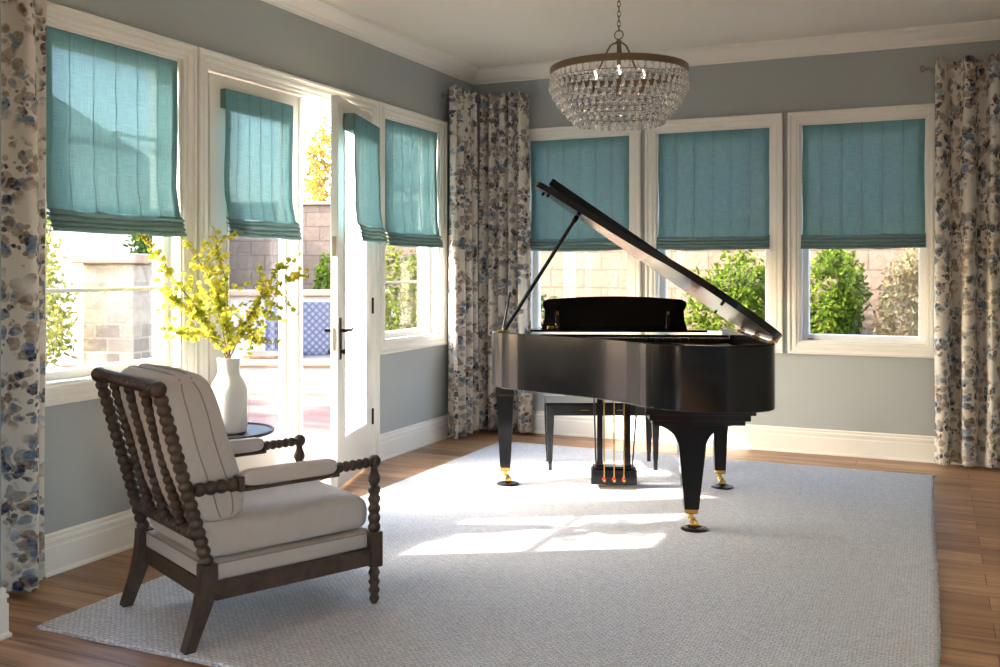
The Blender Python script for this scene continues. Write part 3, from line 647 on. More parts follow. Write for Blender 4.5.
# ------------------------------------------------------------------ grand piano
PO = (1.768, -1.704); PA = math.radians(20.45)
def grand_piano():
    r = thing('grand_piano', 'glossy black grand piano with its lid raised, on the rug', 'piano', (PO[0], PO[1], RZ), PA)
    Z0, Z1 = 0.64, 0.968
    ctrl = [(-0.735, 0.38), (-0.735, 0.1), (-0.733, -0.10), (-0.705, -0.26), (-0.60, -0.40), (-0.44, -0.52), (-0.26, -0.65), (-0.11, -0.78), (0.02, -0.93), (0.13, -1.10), (0.27, -1.21), (0.45, -1.255), (0.62, -1.24), (0.73, -1.17), (0.775, -1.04), (0.78, -0.85), (0.78, -0.3), (0.78, 0.38)]
    def spline(c, sub=6):
        out = []
        for i in range(len(c) - 1):
            p0 = Vector(c[max(0, i - 1)]); p1 = Vector(c[i]); p2 = Vector(c[i + 1]); p3 = Vector(c[min(len(c) - 1, i + 2)])
            for k in range(sub):
                t = k / sub
                out.append(0.5 * ((2 * p1) + (p2 - p0) * t + (2 * p0 - 5 * p1 + 4 * p2 - p3) * t * t + (3 * p1 - p0 - 3 * p2 + p3) * t ** 3))
        out.append(Vector(c[-1])); return out
    O = spline(ctrl)
    def offset(P, d):
        out = []
        for i, p in enumerate(P):
            t = (P[min(i + 1, len(P) - 1)] - P[max(i - 1, 0)]).normalized(); nrm = Vector((-t.y, t.x)); out.append(p + nrm * d)
        return out
    I = offset(O, 0.038)
    bm = BM(); bv = 0.004
    rows = []
    for p, q in zip(O, I):
        d = (q - p).normalized()
        rows.append([Vector((*(p + d * bv), Z0)), Vector((*p, Z0 + bv)), Vector((*p, Z1 - bv)), Vector((*(p + d * bv), Z1)), Vector((*(q - d * bv), Z1)), Vector((*q, Z1 - bv)), Vector((*q, Z0 + 0.02)), Vector((*(q - d * bv), Z0))])
    loft(bm, rows); finish('rim', bm, M_black, r, smooth=True)
    Ii = [tuple(p) for p in offset(O, 0.037)]
    inner = [p for p in Ii if p[1] <= 0.09]
    inner = [(inner[0][0], 0.09)] + inner + [(inner[-1][0], 0.09)]
    bm = BM(); prism(bm, inner, 0.79, 0.80); finish('soundboard', bm, M_soundboard, r)
    pl = [(x * 0.93 + 0.002, y * 0.94 + 0.0) for x, y in inner]
    bm = BM(); prism(bm, pl, 0.862, 0.875); finish('iron_plate', bm, M_plate, r)
    bm = BM(); box(bm, -0.66, 0.725, -0.02, 0.09, 0.80, 0.915, bev=0.004); finish('pin_block', bm, M_blacksatin, r)
    bm = BM()
    for k in range(60):
        x = -0.62 + k * 0.0222; yb = -1.12 if x > 0.1 else (-0.25 - (x + 0.62) * 1.05)
        tube(bm, [(x, -0.03, 0.892), (x + 0.10 if x < .5 else x, max(yb, -1.1), 0.889)], 0.0011, 4)
    tag(finish('strings', bm, M_brass, r), kind='stuff')
    bm = BM()
    for k in range(50):
        x = -0.60 + k * 0.0252; box(bm, x, x + 0.012, -0.10, -0.055, 0.893, 0.925)
    tag(finish('dampers', bm, M_blacksatin, r), kind='stuff')
    # underside beams, keybed, keys, fallboard
    bm = BM(); box(bm, -0.70, 0.765, 0.0, 0.372, Z0 + 0.004, 0.70, bev=0.004); finish('keybed', bm, M_black, r)
    bm = BM(); box(bm, -0.675, 0.74, 0.335, 0.365, 0.70, 0.745, bev=0.003); finish('key_slip', bm, M_black, r)
    bm = BM(); box(bm, -0.675, 0.74, 0.10, 0.12, 0.70, 0.93, bev=0.004); finish('fallboard', bm, M_black, r)
    bm = BM()
    for k in range(52):
        x = -0.61 + k * 0.0235; box(bm, x, x + 0.0225, 0.125, 0.33, 0.715, 0.738, bev=0.001)
    finish('white_keys', bm, M_ivory, r)
    bm = BM()
    for k in range(51):
        if k % 7 in (2, 6): continue
        x = -0.61 + (k + 1) * 0.0235 - 0.006; box(bm, x, x + 0.011, 0.125, 0.235, 0.7385, 0.750, bev=0.001)
    finish('black_keys', bm, M_blacksatin, r)
    bm = BM(); prism(bm, [(x * 0.985, y * 0.985) for x, y in inner], Z0 + 0.035, Z0 + 0.05); finish('bottom_board', bm, M_blacksatin, r)
    for x, dx in ((-0.25, 0.05), (0.16, 0.05), (0.52, 0.02)):
        bm = BM()
        vs = box(bm, x - 0.035, x + 0.035, -0.85 if x > 0 else -0.5, 0.02, Z0 - 0.02, Z0 + 0.036, bev=0.003); finish('beam', bm, M_blacksatin, r)
    # front legs
    def caster(x, y, parent):
        bm = BM(); box(bm, x - 0.033, x + 0.033, y - 0.033, y + 0.033, 0.088, 0.112, bev=0.003); finish('ferrule', bm, M_brass, parent)
        bm = BM(); turned(bm, (x, y, 0.09), (x, y, 0.055), [(0, 0.018), (0.4, 0.012), (1, 0.016)], 12)
        tube(bm, [(x, y, 0.066), (x + 0.014, y + 0.004, 0.056), (x + 0.024, y + 0.006, 0.036)], 0.009, 8)
        turned(bm, (x + 0.016, y - 0.014, 0.0285), (x + 0.016, y + 0.018, 0.0285), [(0, 0.018), (0.1, 0.0225), (0.9, 0.0225), (1, 0.018)], 18); finish('caster', bm, M_brass, parent, smooth=True)
    for x in (-0.655, 0.665):
        y = 0.0
        bm = BM()
        def sq(z, w): return [Vector((x + a * w, y + b * w, z)) for a, b in ((-1, -1), (1, -1), (1, 1), (-1, 1))]
        loft(bm, [sq(Z0 + 0.002, 0.057), sq(0.565, 0.0565), sq(0.56, 0.053), sq(0.54, 0.052), sq(0.11, 0.0325)])
        bmesh.ops.bevel(bm, geom=[e for e in bm.edges if abs((e.verts[0].co - e.verts[1].co).z) > 0.05], offset=0.005, segments=2, affect='EDGES')
        lg = finish('leg', bm, M_black, r); caster(x, y, lg)
    # tail leg with stepped block and coved bracket
    x, y = 0.36, -0.985
    bm = BM()
    box(bm, 0.115, 0.665, -1.13, -0.84, Z0 - 0.032, Z0 + 0.002, bev=0.003); box(bm, 0.135, 0.640, -1.12, -0.85, Z0 - 0.062, Z0 - 0.030, bev=0.003); box(bm, 0.150, 0.615, -1.11, -0.86, Z0 - 0.084, Z0 - 0.060, bev=0.003)
    lb = finish('leg_block', bm, M_black, r)
    bm = BM(); zt = Z0 - 0.083; hw = 0.067
    def cove(sgn):
        return [(x + sgn * (hw + 0.13 * (1 - math.sin(a * PI / 2))), zt - 0.012 - 0.125 * (1 - math.cos(a * PI / 2))) for a in [k / 10 for k in range(11)]]
    Lc, Rc = cove(-1), cove(1)
    poly = [(Lc[0][0], zt)] + Lc + [(x - 0.036, 0.11), (x + 0.036, 0.11)] + Rc[::-1] + [(Rc[0][0], zt)]
    A = [bm.verts.new((px, y - (0.062 if pz > 0.2 else 0.034), pz)) for px, pz in poly]; B = [bm.verts.new((px, y + (0.062 if pz > 0.2 else 0.034), pz)) for px, pz in poly]
    bm.faces.new(A); bm.faces.new(B[::-1])
    for i in range(len(A)): bm.faces.new((A[i], A[(i + 1) % len(A)], B[(i + 1) % len(A)], B[i]))
    lg = finish('leg', bm, M_black, r, smooth=True); caster(x, y, lg)
    # lid
    ang = math.radians(34.7); hx, hz = 0.79, Z1 + 0.004
    def LT(s, yy, n): return Vector((hx - s * math.cos(ang) + n * math.sin(ang), yy, hz + s * math.sin(ang) + n * math.cos(ang)))
    OL = offset(O, -0.012)
    out = [(hx - p.x, p.y) for p in OL if p.y <= 0.02]
    out = [(out[0][0], 0.02)] + out + [(0.0, 0.02)]
    out = [(max(0, s), yy) for s, yy in out]
    bm = BM(); prism(bm, out, 0.0, 0.036, T=lambda s, yy, n: LT(s, yy, n))
    lid = finish('lid', bm, M_black, r)
    bm = BM(); box(bm, 0.10, 1.455, -0.37, 0.015, 0.044, 0.088, bev=0.003, T=LT); finish('folded_front_lid', bm, M_black, lid)
    for s in (0.3, 0.75, 1.2):
        bm = BM(); turned(bm, LT(s, 0.022, 0.034), LT(s + 0.08, 0.022, 0.034), [(0, 0.006), (1, 0.006)], 8); finish('lid_hinge', bm, M_brass, lid)
    for s, yy in ((1.47, -0.02), (1.43, -0.2), (0.2, -0.1), (0.35, -1.1)):
        bm = BM(); turned(bm, LT(s, yy, 0.0), LT(s, yy, -0.014), [(0, 0.009), (1, 0.007)], 10); finish('rubber_bumper', bm, M_blacksatin, lid)
    for yy in (-1.0, -0.55, -0.1):
        bm = BM(); turned(bm, (hx, yy, hz - 0.004), (hx, yy + 0.09, hz - 0.004), [(0, 0.007), (1, 0.007)], 10); box(bm, hx - 0.03, hx, yy, yy + 0.09, Z1, Z1 + 0.003); finish('side_hinge', bm, M_brass, r, smooth=True)
    # props
    top = LT(1.215, -0.235, -0.002); base = Vector((-0.655, -0.235, Z1 - 0.005))
    bm = BM(); turned(bm, base, top, [(0, 0.014), (0.03, 0.014), (0.05, 0.012), (0.94, 0.011), (0.95, 0.015), (0.98, 0.016), (1, 0.008)], 12); finish('lid_prop', bm, M_black, r, smooth=True)
    bm = BM(); turned(bm, (-0.66, -0.215, Z1 - 0.005), (-0.615, -0.215, Z1 + 0.235), [(0, 0.008), (0.95, 0.007), (1, 0.004)], 10); finish('short_prop', bm, M_black, r, smooth=True)
    bm = BM(); box(bm, -0.69, -0.63, -0.26, -0.20, Z1, Z1 + 0.008, bev=0.002); finish('prop_bracket', bm, M_brass, r)
    # music desk
    bm = BM(); W = 0.46; pts = []
    def side(s): return [(s * (W - 0.010), 0.0), (s * (W - 0.028), 0.055), (s * (W - 0.034), 0.11), (s * (W - 0.018), 0.15), (s * (W - 0.022), 0.172), (s * (W - 0.05), 0.186), (s * (W - 0.25), 0.200), (s * 0.0 + s * 0.01, 0.205)]
    poly = side(-1) + side(1)[::-1]
    cx = 0.018
    DT = lambda a, b, n: Vector((cx + a, 0.0 + n - b * 0.18, Z1 + 0.002 + b))
    prism(bm, poly, 0.0, 0.018, T=DT); md = finish('music_desk', bm, M_black, r)
    for s in (-0.35, 0.33):
        bm = BM(); box(bm, s - 0.008, s + 0.008, 0.09, 0.112, -0.008, 0.0, T=DT); finish('desk_catch', bm, M_brass, md)
        bm = BM(); box(bm, s - 0.012, s + 0.012, -0.01, 0.09, -0.02, 0.0, T=DT, bev=0.002); finish('desk_strut', bm, M_blacksatin, md)
    for k in range(3):
        bm = BM(); box(bm, -0.41 + k * 0.024, -0.392 + k * 0.024, 0.002, 0.020, -0.034, -0.018, T=DT, bev=0.002); finish('desk_knob', bm, M_brass, md)
    bm = BM(); box(bm, -0.50, 0.58, -0.07, 0.10, Z1 - 0.012, Z1 + 0.002, bev=0.002); finish('desk_shelf', bm, M_black, r)
    # lyre
    ly = -0.02; lx = 0.015
    for s in (-1, 1):
        bm = BM(); x = lx + s * 0.085
        loft(bm, [[Vector((x + a * w, ly + b * 0.02, z)) for a, b in ((-1, -1), (1, -1), (1, 1), (-1, 1))] for z, w in ((Z0 + 0.01, 0.024), (0.58, 0.022), (0.55, 0.017), (0.17, 0.017), (0.125, 0.022))]); finish('lyre_post', bm, M_black, r)
    bm = BM(); box(bm, lx - 0.11, lx + 0.11, ly - 0.03, ly + 0.03, 0.56, 0.59, bev=0.004); finish('lyre_crossbar', bm, M_black, r)
    bm = BM(); box(bm, lx - 0.13, lx + 0.13, ly - 0.045, ly + 0.045, 0.115, 0.13, bev=0.004); box(bm, lx - 0.14, lx + 0.14, ly - 0.05, ly + 0.05, 0.02, 0.115, bev=0.006)
    lb = finish('lyre_box', bm, M_black, r)
    for k in (-1, 0, 1):
        bm = BM(); tube(bm, [(lx + k * 0.06, ly - 0.055, 0.06), (lx + k * 0.062, ly - 0.035, 0.62)], 0.0048, 8); finish('pedal_rod', bm, M_brass, r, smooth=True)
        bm = BM(); turned(bm, (lx + k * 0.06, ly - 0.048, 0.055), (lx + k * 0.06, ly - 0.066, 0.055), [(0, 0.013), (1, 0.012)], 14); finish('felt_bushing', bm, M_felt, r, smooth=True)
        bm = BM(); turned(bm, (lx + k * 0.06, ly - 0.064, 0.050), (lx + k * 0.06, ly - 0.075, 0.050), [(0, 0.009), (1, 0.008)], 10); finish('rod_cap', bm, M_brass, r, smooth=True)
        bm = BM(); tube(bm, [(lx + k * 0.06, ly + 0.04, 0.05), (lx + k * 0.06, ly + 0.12, 0.045), (lx + k * 0.06, ly + 0.17, 0.035)], 0.012, 10); finish('pedal', bm, M_brass, r, smooth=True)
    for s in (-1, 1):
        bm = BM(); tube(bm, [(lx + s * 0.11, ly - 0.045, 0.125), (lx + s * 0.13, ly - 0.26, 0.63)], 0.005, 8); finish('lyre_brace', bm, M_darkmetal, r, smooth=True)
    bm = BM(); box(bm, lx - 0.09, lx + 0.13, ly - 0.09, ly - 0.02, 0.001, 0.006, bev=0.001); finish('pedal_plate', bm, M_nickel, r)
    return r
grand_piano()
ca, sa = math.cos(PA), math.sin(PA)
cup_labels = ['black caster cup under the piano leg nearest the corner curtain', 'black caster cup under the right rear piano leg', 'black caster cup under the front tail leg, nearest the camera']
bm = BM(); lathe(bm, [(0.066, 0.0), (0.07, 0.004), (0.066, 0.009), (0.045, 0.014), (0.040, 0.012), (0.030, 0.005)], 32)
cup = finish('caster_cup', bm, M_blacksatin, smooth=True)
for i, (x, y) in enumerate(((-0.655 + .016, 0.0), (0.665 + .016, 0.0), (0.36 + .016, -0.985))):
    c = cup if i == 0 else cup.copy()
    if i: COL.objects.link(c)
    c.location = (PO[0] + ca * x - sa * y, PO[1] + sa * x + ca * y, RZ)
    tag(c, cup_labels[i], 'caster cup', 'caster cups under the piano')

# ------------------------------------------------------------------ piano bench
def bench():
    r = thing('piano_bench', 'black lacquered piano bench behind the piano', 'bench', (1.515, -1.140, RZ), math.radians(24))
    bm = BM(); box(bm, -0.385, 0.385, -0.18, 0.18, 0.435, 0.452, bev=0.005, seg=2); finish('seat', bm, M_black, r)
    bm = BM()
    for y in (-0.155, 0.155): box(bm, -0.36, 0.36, y - 0.009, y + 0.009, 0.365, 0.436, bev=0.002)
    for x in (-0.355, 0.355): box(bm, x - 0.009, x + 0.009, -0.15, 0.15, 0.365, 0.436, bev=0.002)
    finish('apron', bm, M_blacksatin, r)
    for sx in (-1, 1):
        for sy in (-1, 1):
            x, y = sx * 0.352, sy * 0.148; bm = BM()
            loft(bm, [[Vector((x + a * w - sx * 0 , y + b * w, z)) for a, b in ((-1, -1), (1, -1), (1, 1), (-1, 1))] for z, w in ((0.434, 0.026), (0.365, 0.026), (0.07, 0.015), (0.068, 0.013), (0.0005, 0.012))])
            finish('leg', bm, M_blacksatin, r)
    for x in (-0.12, 0.12):
        bm = BM(); box(bm, x - 0.03, x + 0.03, -0.166, -0.163, 0.40, 0.404); finish('brass_plate', bm, M_brass, r)
bench()

# ------------------------------------------------------------------ armchair
def cushion(bm, x0, x1, y0, y1, z0, z1, e=5.0, crown=0.0, NX=26, NY=26, NZ=10):
    """super-ellipsoid cushion"""
    cx, cy, cz = (x0 + x1) / 2, (y0 + y1) / 2, (z0 + z1) / 2; a, b, c = (x1 - x0) / 2, (y1 - y0) / 2, (z1 - z0) / 2
    rings = []
    N = 72; NV = 22
    for j in range(1, NV):
        ph = -PI / 2 + PI * j / NV; cp, sp = math.cos(ph), math.sin(ph)
        rr = abs(cp) ** 0.19; zz = math.copysign(abs(sp) ** 0.62, sp)
        ring = []
        for k in range(N):
            th = 2 * PI * k / N; ct, st = math.cos(th), math.sin(th); q = 2 / e
            X = math.copysign(abs(ct) ** q, ct) * a * rr; Y = math.copysign(abs(st) ** q, st) * b * rr
            Z = c * zz + (crown * (1 - (X / a) ** 2) * (1 - (Y / b) ** 2) if zz > 0 else 0)
            w = 0.006 * mnoise.noise(Vector((X * 9, Y * 9, Z * 9 + 3)))
            ring.append(Vector((cx + X * (1 + w), cy + Y * (1 + w), cz + Z + w)))
        rings.append(ring)
    loft(bm, rings)
def armchair():
    r = thing('spool_armchair', 'oatmeal linen armchair with dark spool-turned wood frame and loose cushions', 'armchair', (0.934, -4.655, RZ), math.radians(-25.9))
    PX = 0.31
    # slightly raised: seat rails
    bm = BM(); box(bm, -PX + 0.02, PX - 0.02, 0.045, 0.075, 0.16, 0.225, bev=0.002); finish('rear_rail', bm, M_chairwood, r)
    bm = BM(); box(bm, -PX + 0.02, PX - 0.02, 0.73, 0.76, 0.16, 0.225, bev=0.002); finish('front_rail', bm, M_chairwood, r)
    for s in (-1, 1):
        bm = BM(); box(bm, s * PX - 0.015, s * PX + 0.015, 0.075, 0.725, 0.16, 0.225, bev=0.002); finish('side_rail', bm, M_chairwood, r)
        # sabre rear leg with square block above
        bm = BM(); rows = []
        for z, y, d in ((0.0, -0.022, 0.019), (0.05, -0.004, 0.021), (0.10, 0.015, 0.024), (0.15, 0.032, 0.028), (0.20, 0.044, 0.031), (0.25, 0.050, 0.031), (0.295, 0.050, 0.029)):
            rows.append([Vector((s * PX + a * 0.024, y + b * d, z)) for a, b in ((-1, -1), (1, -1), (1, 1), (-1, 1))])
        loft(bm, rows); finish('rear_leg', bm, M_chairwood, r)
        bm = BM(); ball(bm, (s * PX + s * 0.024, 0.048, 0.19), 0.005, 8); finish('wood_plug', bm, M_chairwood, r)
        # back post
        bm = BM(); bobbin(bm, (s * PX, 0.050, 0.290), (s * PX, -0.120, 0.905), 18, 0.0255, 0.011); ball(bm, (s * PX, -0.127, 0.928), 0.030); finish('back_post', bm, M_chairwood, r, smooth='all')
        # front post, block, turned foot
        bm = BM(); box(bm, s * PX - 0.026, s * PX + 0.026, 0.722, 0.774, 0.150, 0.290, bev=0.003); fl = finish('front_leg', bm, M_chairwood, r)
        bm = BM(); turned(bm, (s * PX, 0.748, 0.0), (s * PX, 0.748, 0.152), [(0, 0.010), (0.04, 0.014), (0.14, 0.021), (0.24, 0.015), (0.27, 0.017), (0.36, 0.0235), (0.46, 0.016), (0.49, 0.017), (0.58, 0.024), (0.68, 0.016), (0.71, 0.017), (0.82, 0.024), (0.94, 0.017), (1, 0.018)], 16); finish('turned_foot', bm, M_chairwood, fl, smooth='all')
        bm = BM(); bobbin(bm, (s * PX, 0.748, 0.288), (s * PX, 0.748, 0.475), 5, 0.0255, 0.011)
        turned(bm, (s * PX, 0.748, 0.470), (s * PX, 0.748, 0.552), [(0, 0.014), (0.12, 0.018), (0.3, 0.025), (0.5, 0.023), (0.7, 0.016), (0.85, 0.014), (1, 0.016)], 16)
        ball(bm, (s * PX, 0.748, 0.570), 0.0275); finish('arm_post', bm, M_chairwood, r, smooth='all')
        # arm: bobbins, padded section, bobbins
        bm = BM(); bobbin(bm, (s * PX, 0.0, 0.562), (s * PX, 0.165, 0.562), 4, 0.0255, 0.010)
        box(bm, s * PX - 0.028, s * PX + 0.028, 0.160, 0.180, 0.537, 0.592, bev=0.003); box(bm, s * PX - 0.028, s * PX + 0.028, 0.18, 0.565, 0.537, 0.550, bev=0.002); box(bm, s * PX - 0.026, s * PX + 0.026, 0.562, 0.575, 0.537, 0.585, bev=0.002)
        bobbin(bm, (s * PX, 0.573, 0.566), (s * PX, 0.724, 0.568), 5, 0.0215, 0.009); arm = finish('arm', bm, M_chairwood, r, smooth=True)
        bm = BM(); cushion(bm, s * PX - 0.033, s * PX + 0.033, 0.179, 0.563, 0.549, 0.608, e=9); finish('arm_pad', bm, M_linen, arm, smooth='all')
    bm = BM(); bobbin(bm, (-PX, -0.127, 0.930), (PX, -0.127, 0.930), 24, 0.025, 0.009, sub=8); finish('crest_rail', bm, M_chairwood, r, smooth='all')
    bm = BM(); bobbin(bm, (-PX, 0.022, 0.395), (PX, 0.022, 0.395), 22, 0.024, 0.009, sub=8); finish('lower_back_rail', bm, M_chairwood, r, smooth='all')
    for k in (-1, 0, 1):
        x = k * 0.155
        bm = BM(); bobbin(bm, (x, 0.018, 0.405), (x, -0.121, 0.915), 16, 0.021, 0.008); finish('spindle', bm, M_chairwood, r, smooth='all')
    bm = BM(); box(bm, -PX + 0.012, PX - 0.012, 0.05, 0.757, 0.222, 0.288, bev=0.012, seg=3)
    sd = finish('seat_deck', bm, M_linen, r, smooth=True)
    bm = BM(); q = PX - 0.012
    tube(bm, [(-q, 0.06, 0.284), (-q, 0.75, 0.284)], 0.0035, 6); tube(bm, [(q, 0.06, 0.284), (q, 0.75, 0.284)], 0.0035, 6); tube(bm, [(-q, 0.049, 0.284), (q, 0.049, 0.284)], 0.0035, 6); finish('piping', bm, M_piping, sd)
    bm = BM(); cushion(bm, -0.287, 0.287, 0.045, 0.757, 0.286, 0.432, e=12, crown=0.022); finish('seat_cushion', bm, M_linen, r, smooth='all', )
    # back cushion: fat box cushion leaning on the spindles
    bm = BM(); lean = math.radians(16.5)
    rings = []; N = 64; Hc, Wc, Dc = 0.555, 0.28, 0.118
    for j in range(0, 31):
        t = j / 30; z = t * Hc; k_ = max(0.02, 1 - abs(2 * t - 1) ** 7) ** 0.5; ring = []
        for k in range(N):
            th = 2 * PI * k / N; ct, st = math.cos(th), math.sin(th)
            X = math.copysign(abs(ct) ** 0.30, ct) * Wc * (0.90 + 0.10 * k_); Y = math.copysign(abs(st) ** 0.42, st) * Dc * (0.35 + 0.65 * k_) * (0.75 + 0.25 * math.cos(ct * 1.2))
            Y *= 1.08 - 0.22 * abs(t - 0.42)
            zz = z + 0.010 * (1 - abs(ct)) * (1 if t > .5 else -1) + 0.010 * mnoise.noise(Vector((X * 7, Y * 7, z * 7)))
            yy = Y + 0.128 + 0.010 * mnoise.noise(Vector((X * 5, z * 5, 2)))
            ring.append(Vector((X, yy * math.cos(lean) - zz * math.sin(lean) + 0.022, 0.412 + yy * math.sin(lean) * 0.35 + zz * math.cos(lean))))
        rings.append(ring)
    loft(bm, rings); bc = finish('back_cushion', bm, M_linen, r, smooth='all')
    bm = BM()
    for s in (-1, 1):
        for off in (-0.035, 0.035):
            pts = []
            for j in range(1, 30):
                t = j / 30; z = t * Hc; k_ = max(0.02, 1 - abs(2 * t - 1) ** 7) ** 0.5
                yy = off * k_ + 0.128 + 0.010 * mnoise.noise(Vector((s * Wc * 5, z * 5, 2)))
                X = s * (Wc * (0.90 + 0.10 * k_) + 0.0005)
                pts.append((X, yy * math.cos(lean) - z * math.sin(lean) + 0.022, 0.412 + yy * math.sin(lean) * 0.35 + z * math.cos(lean)))
            tube(bm, pts, 0.0028, 6)
    for off in (-0.035, 0.035):
        pts = []
        for i in range(17):
            x = -0.266 + 0.532 * i / 16; z = Hc + 0.013 - 0.020 * abs(x / 0.266) ** 6; q = off * 0.66 + 0.128
            pts.append((x, q * math.cos(lean) - z * math.sin(lean) + 0.022, 0.412 + q * math.sin(lean) * 0.35 + z * math.cos(lean)))
        tube(bm, pts, 0.0028, 6)
    finish('cushion_piping', bm, M_piping, bc)
    return r
armchair()

# ------------------------------------------------------------------ side table, vase, branches
TX, TY, TZ = 0.30, -3.56, 0.545
t = thing('side_table', 'small round black metal side table behind the armchair', 'side table', (TX, TY, 0))
bm = BM(); lathe(bm, [(0.22, TZ - 0.016), (0.255, TZ - 0.016), (0.26, TZ - 0.010), (0.26, TZ - 0.001), (0.256, TZ + 0.001), (0.252, TZ - 0.001), (0.248, TZ - 0.008), (0.01, TZ - 0.008)], 48); finish('table_top', bm, M_glasscap, t, smooth=True)
bm = BM(); lathe(bm, [(0.05, TZ - 0.016), (0.05, TZ - 0.03), (0.018, TZ - 0.04), (0.018, 0.03), (0.03, 0.018), (0.03, 0.012)], 20); finish('pedestal', bm, M_glasscap, t, smooth=True)
bm = BM(); lathe(bm, [(0.155, 0.0), (0.16, 0.004), (0.155, 0.010), (0.03, 0.016)], 36); finish('table_base', bm, M_glasscap, t, smooth=True)
VX, VY, VZ = 0.345, -3.56, TZ - 0.0075
bm = BM(); lathe(bm, [(0.03, 0.0), (0.082, 0.0), (0.089, 0.006), (0.0915, 0.03), (0.0925, 0.20), (0.090, 0.225), (0.078, 0.252), (0.060, 0.280), (0.0535, 0.300), (0.053, 0.335), (0.056, 0.368), (0.056, 0.374), (0.051, 0.374), (0.047, 0.34), (0.047, 0.30), (0.06, 0.26), (0.08, 0.21), (0.08, 0.02), (0.01, 0.012)], 40)
v = finish('vase', bm, M_vase, smooth=True); v.location = (VX, VY, VZ); tag(v, 'tall white ceramic bottle vase on the round side table', 'vase')
def leaf_into(bm, c, d, n, L, Wd):
    d = d.normalized(); s = d.cross(n).normalized(); n = s.cross(d)
    pts = [(0, 0), (0.25, 0.42), (0.6, 0.5), (0.9, 0.25), (1.0, 0.0), (0.9, -0.25), (0.6, -0.5), (0.25, -0.42)]
    vs = [bm.verts.new(c + d * (a * L) + s * (b * Wd) + n * (0.12 * L * math.sin(a * PI) - abs(b) * 0.15 * Wd)) for a, b in pts]
    bm.faces.new(vs)
RV = lambda rng: Vector((rng.gauss(0, 1), rng.gauss(0, 1), rng.gauss(0, 1))).normalized()
def branch(tip, mid, label, seed, nl=46, r0=0.006):
    rng = random.Random(seed)
    base = Vector((VX + rng.uniform(-.015, .015), VY + rng.uniform(-.015, .015), VZ + 0.05)); neck = Vector((VX + rng.uniform(-.03, .03), VY + rng.uniform(-.03, .03), VZ + 0.37))
    tip = Vector(tip); mid = Vector(mid)
    o = thing('leafy_branch', label, 'branch', tuple(base), 0, 'branches in the vase')
    ctl = [neck, neck.lerp(mid, 0.5) + Vector((0, 0, 0.03)), mid, mid.lerp(tip, 0.5) + RV(rng) * 0.012, tip]
    pts = []
    for i in range(len(ctl) - 1):
        for k in range(5): pts.append(ctl[i].lerp(ctl[i + 1], k / 5))
    pts.append(tip)
    for _ in range(2): pts = [pts[0]] + [(pts[i - 1] + pts[i] * 2 + pts[i + 1]) / 4 for i in range(1, len(pts) - 1)] + [pts[-1]]
    bm = BM(); tube(bm, [p - base for p in [base, base.lerp(neck, 0.5)] + pts], r0 * 0.55, 6, taper=0.0012)
    twigs = []
    for k in range(10):
        i = rng.randint(4, len(pts) - 3); d = (pts[i + 1] - pts[i]).normalized(); e = pts[i] + (d * 0.7 + RV(rng) * 0.9).normalized() * rng.uniform(0.05, 0.13)
        twigs.append((pts[i], e)); tube(bm, [pts[i] - base, (pts[i] + e) / 2 - base + Vector((0, 0, 0.004)), e - base], 0.0014, 5)
    finish('stem', bm, M_bark, o)
    bm = BM()
    def put(p, d):
        n = RV(rng); L = rng.uniform(0.020, 0.034); leaf_into(bm, p - base, (d * 0.5 + RV(rng)).normalized(), n, L, L * 0.85)
    for k in range(nl):
        f = 0.12 + 0.88 * (k + rng.random()) / nl; x = f * (len(pts) - 1); i = min(int(x), len(pts) - 2); p = pts[i].lerp(pts[i + 1], x - i); put(p, pts[i + 1] - pts[i])
    for a, b in twigs:
        for k in range(11): put(a.lerp(b, 0.3 + 0.7 * k / 6), b - a)
    tag(finish('foliage', bm, M_yleaf, o), kind='stuff')
branch((0.125, -3.93, 1.53), (0.22, -3.78, 1.28), 'longest leafy branch, reaching far left over the window casing', 21, 72)
branch((0.16, -3.68, 1.51), (0.27, -3.62, 1.32), 'upright branch with its tip curling left near the casing top', 22, 49)
branch((0.24, -3.54, 1.56), (0.33, -3.56, 1.30), 'tallest upright branch of dense buds above the vase', 23, 63)
branch((0.68, -3.47, 1.33), (0.50, -3.50, 1.22), 'branch reaching right across the closed door leaf', 24, 78)
branch((0.56, -3.42, 1.40), (0.46, -3.50, 1.15), 'branch rising to the upper right in front of the door glass', 25, 63)
branch((0.60, -3.62, 1.00), (0.47, -3.60, 1.04), 'short green branch drooping right beside the vase mouth', 26, 63)
branch((0.24, -3.82, 1.05), (0.28, -3.70, 1.05), 'short branch drooping left beside the vase mouth', 27, 63)
branch((0.16, -3.80, 1.23), (0.24, -3.70, 1.15), 'bushy left branch below the longest one', 28, 78)
branch((0.34, -3.66, 1.30), (0.34, -3.60, 1.14), 'bushy central branch directly above the vase', 29, 87)

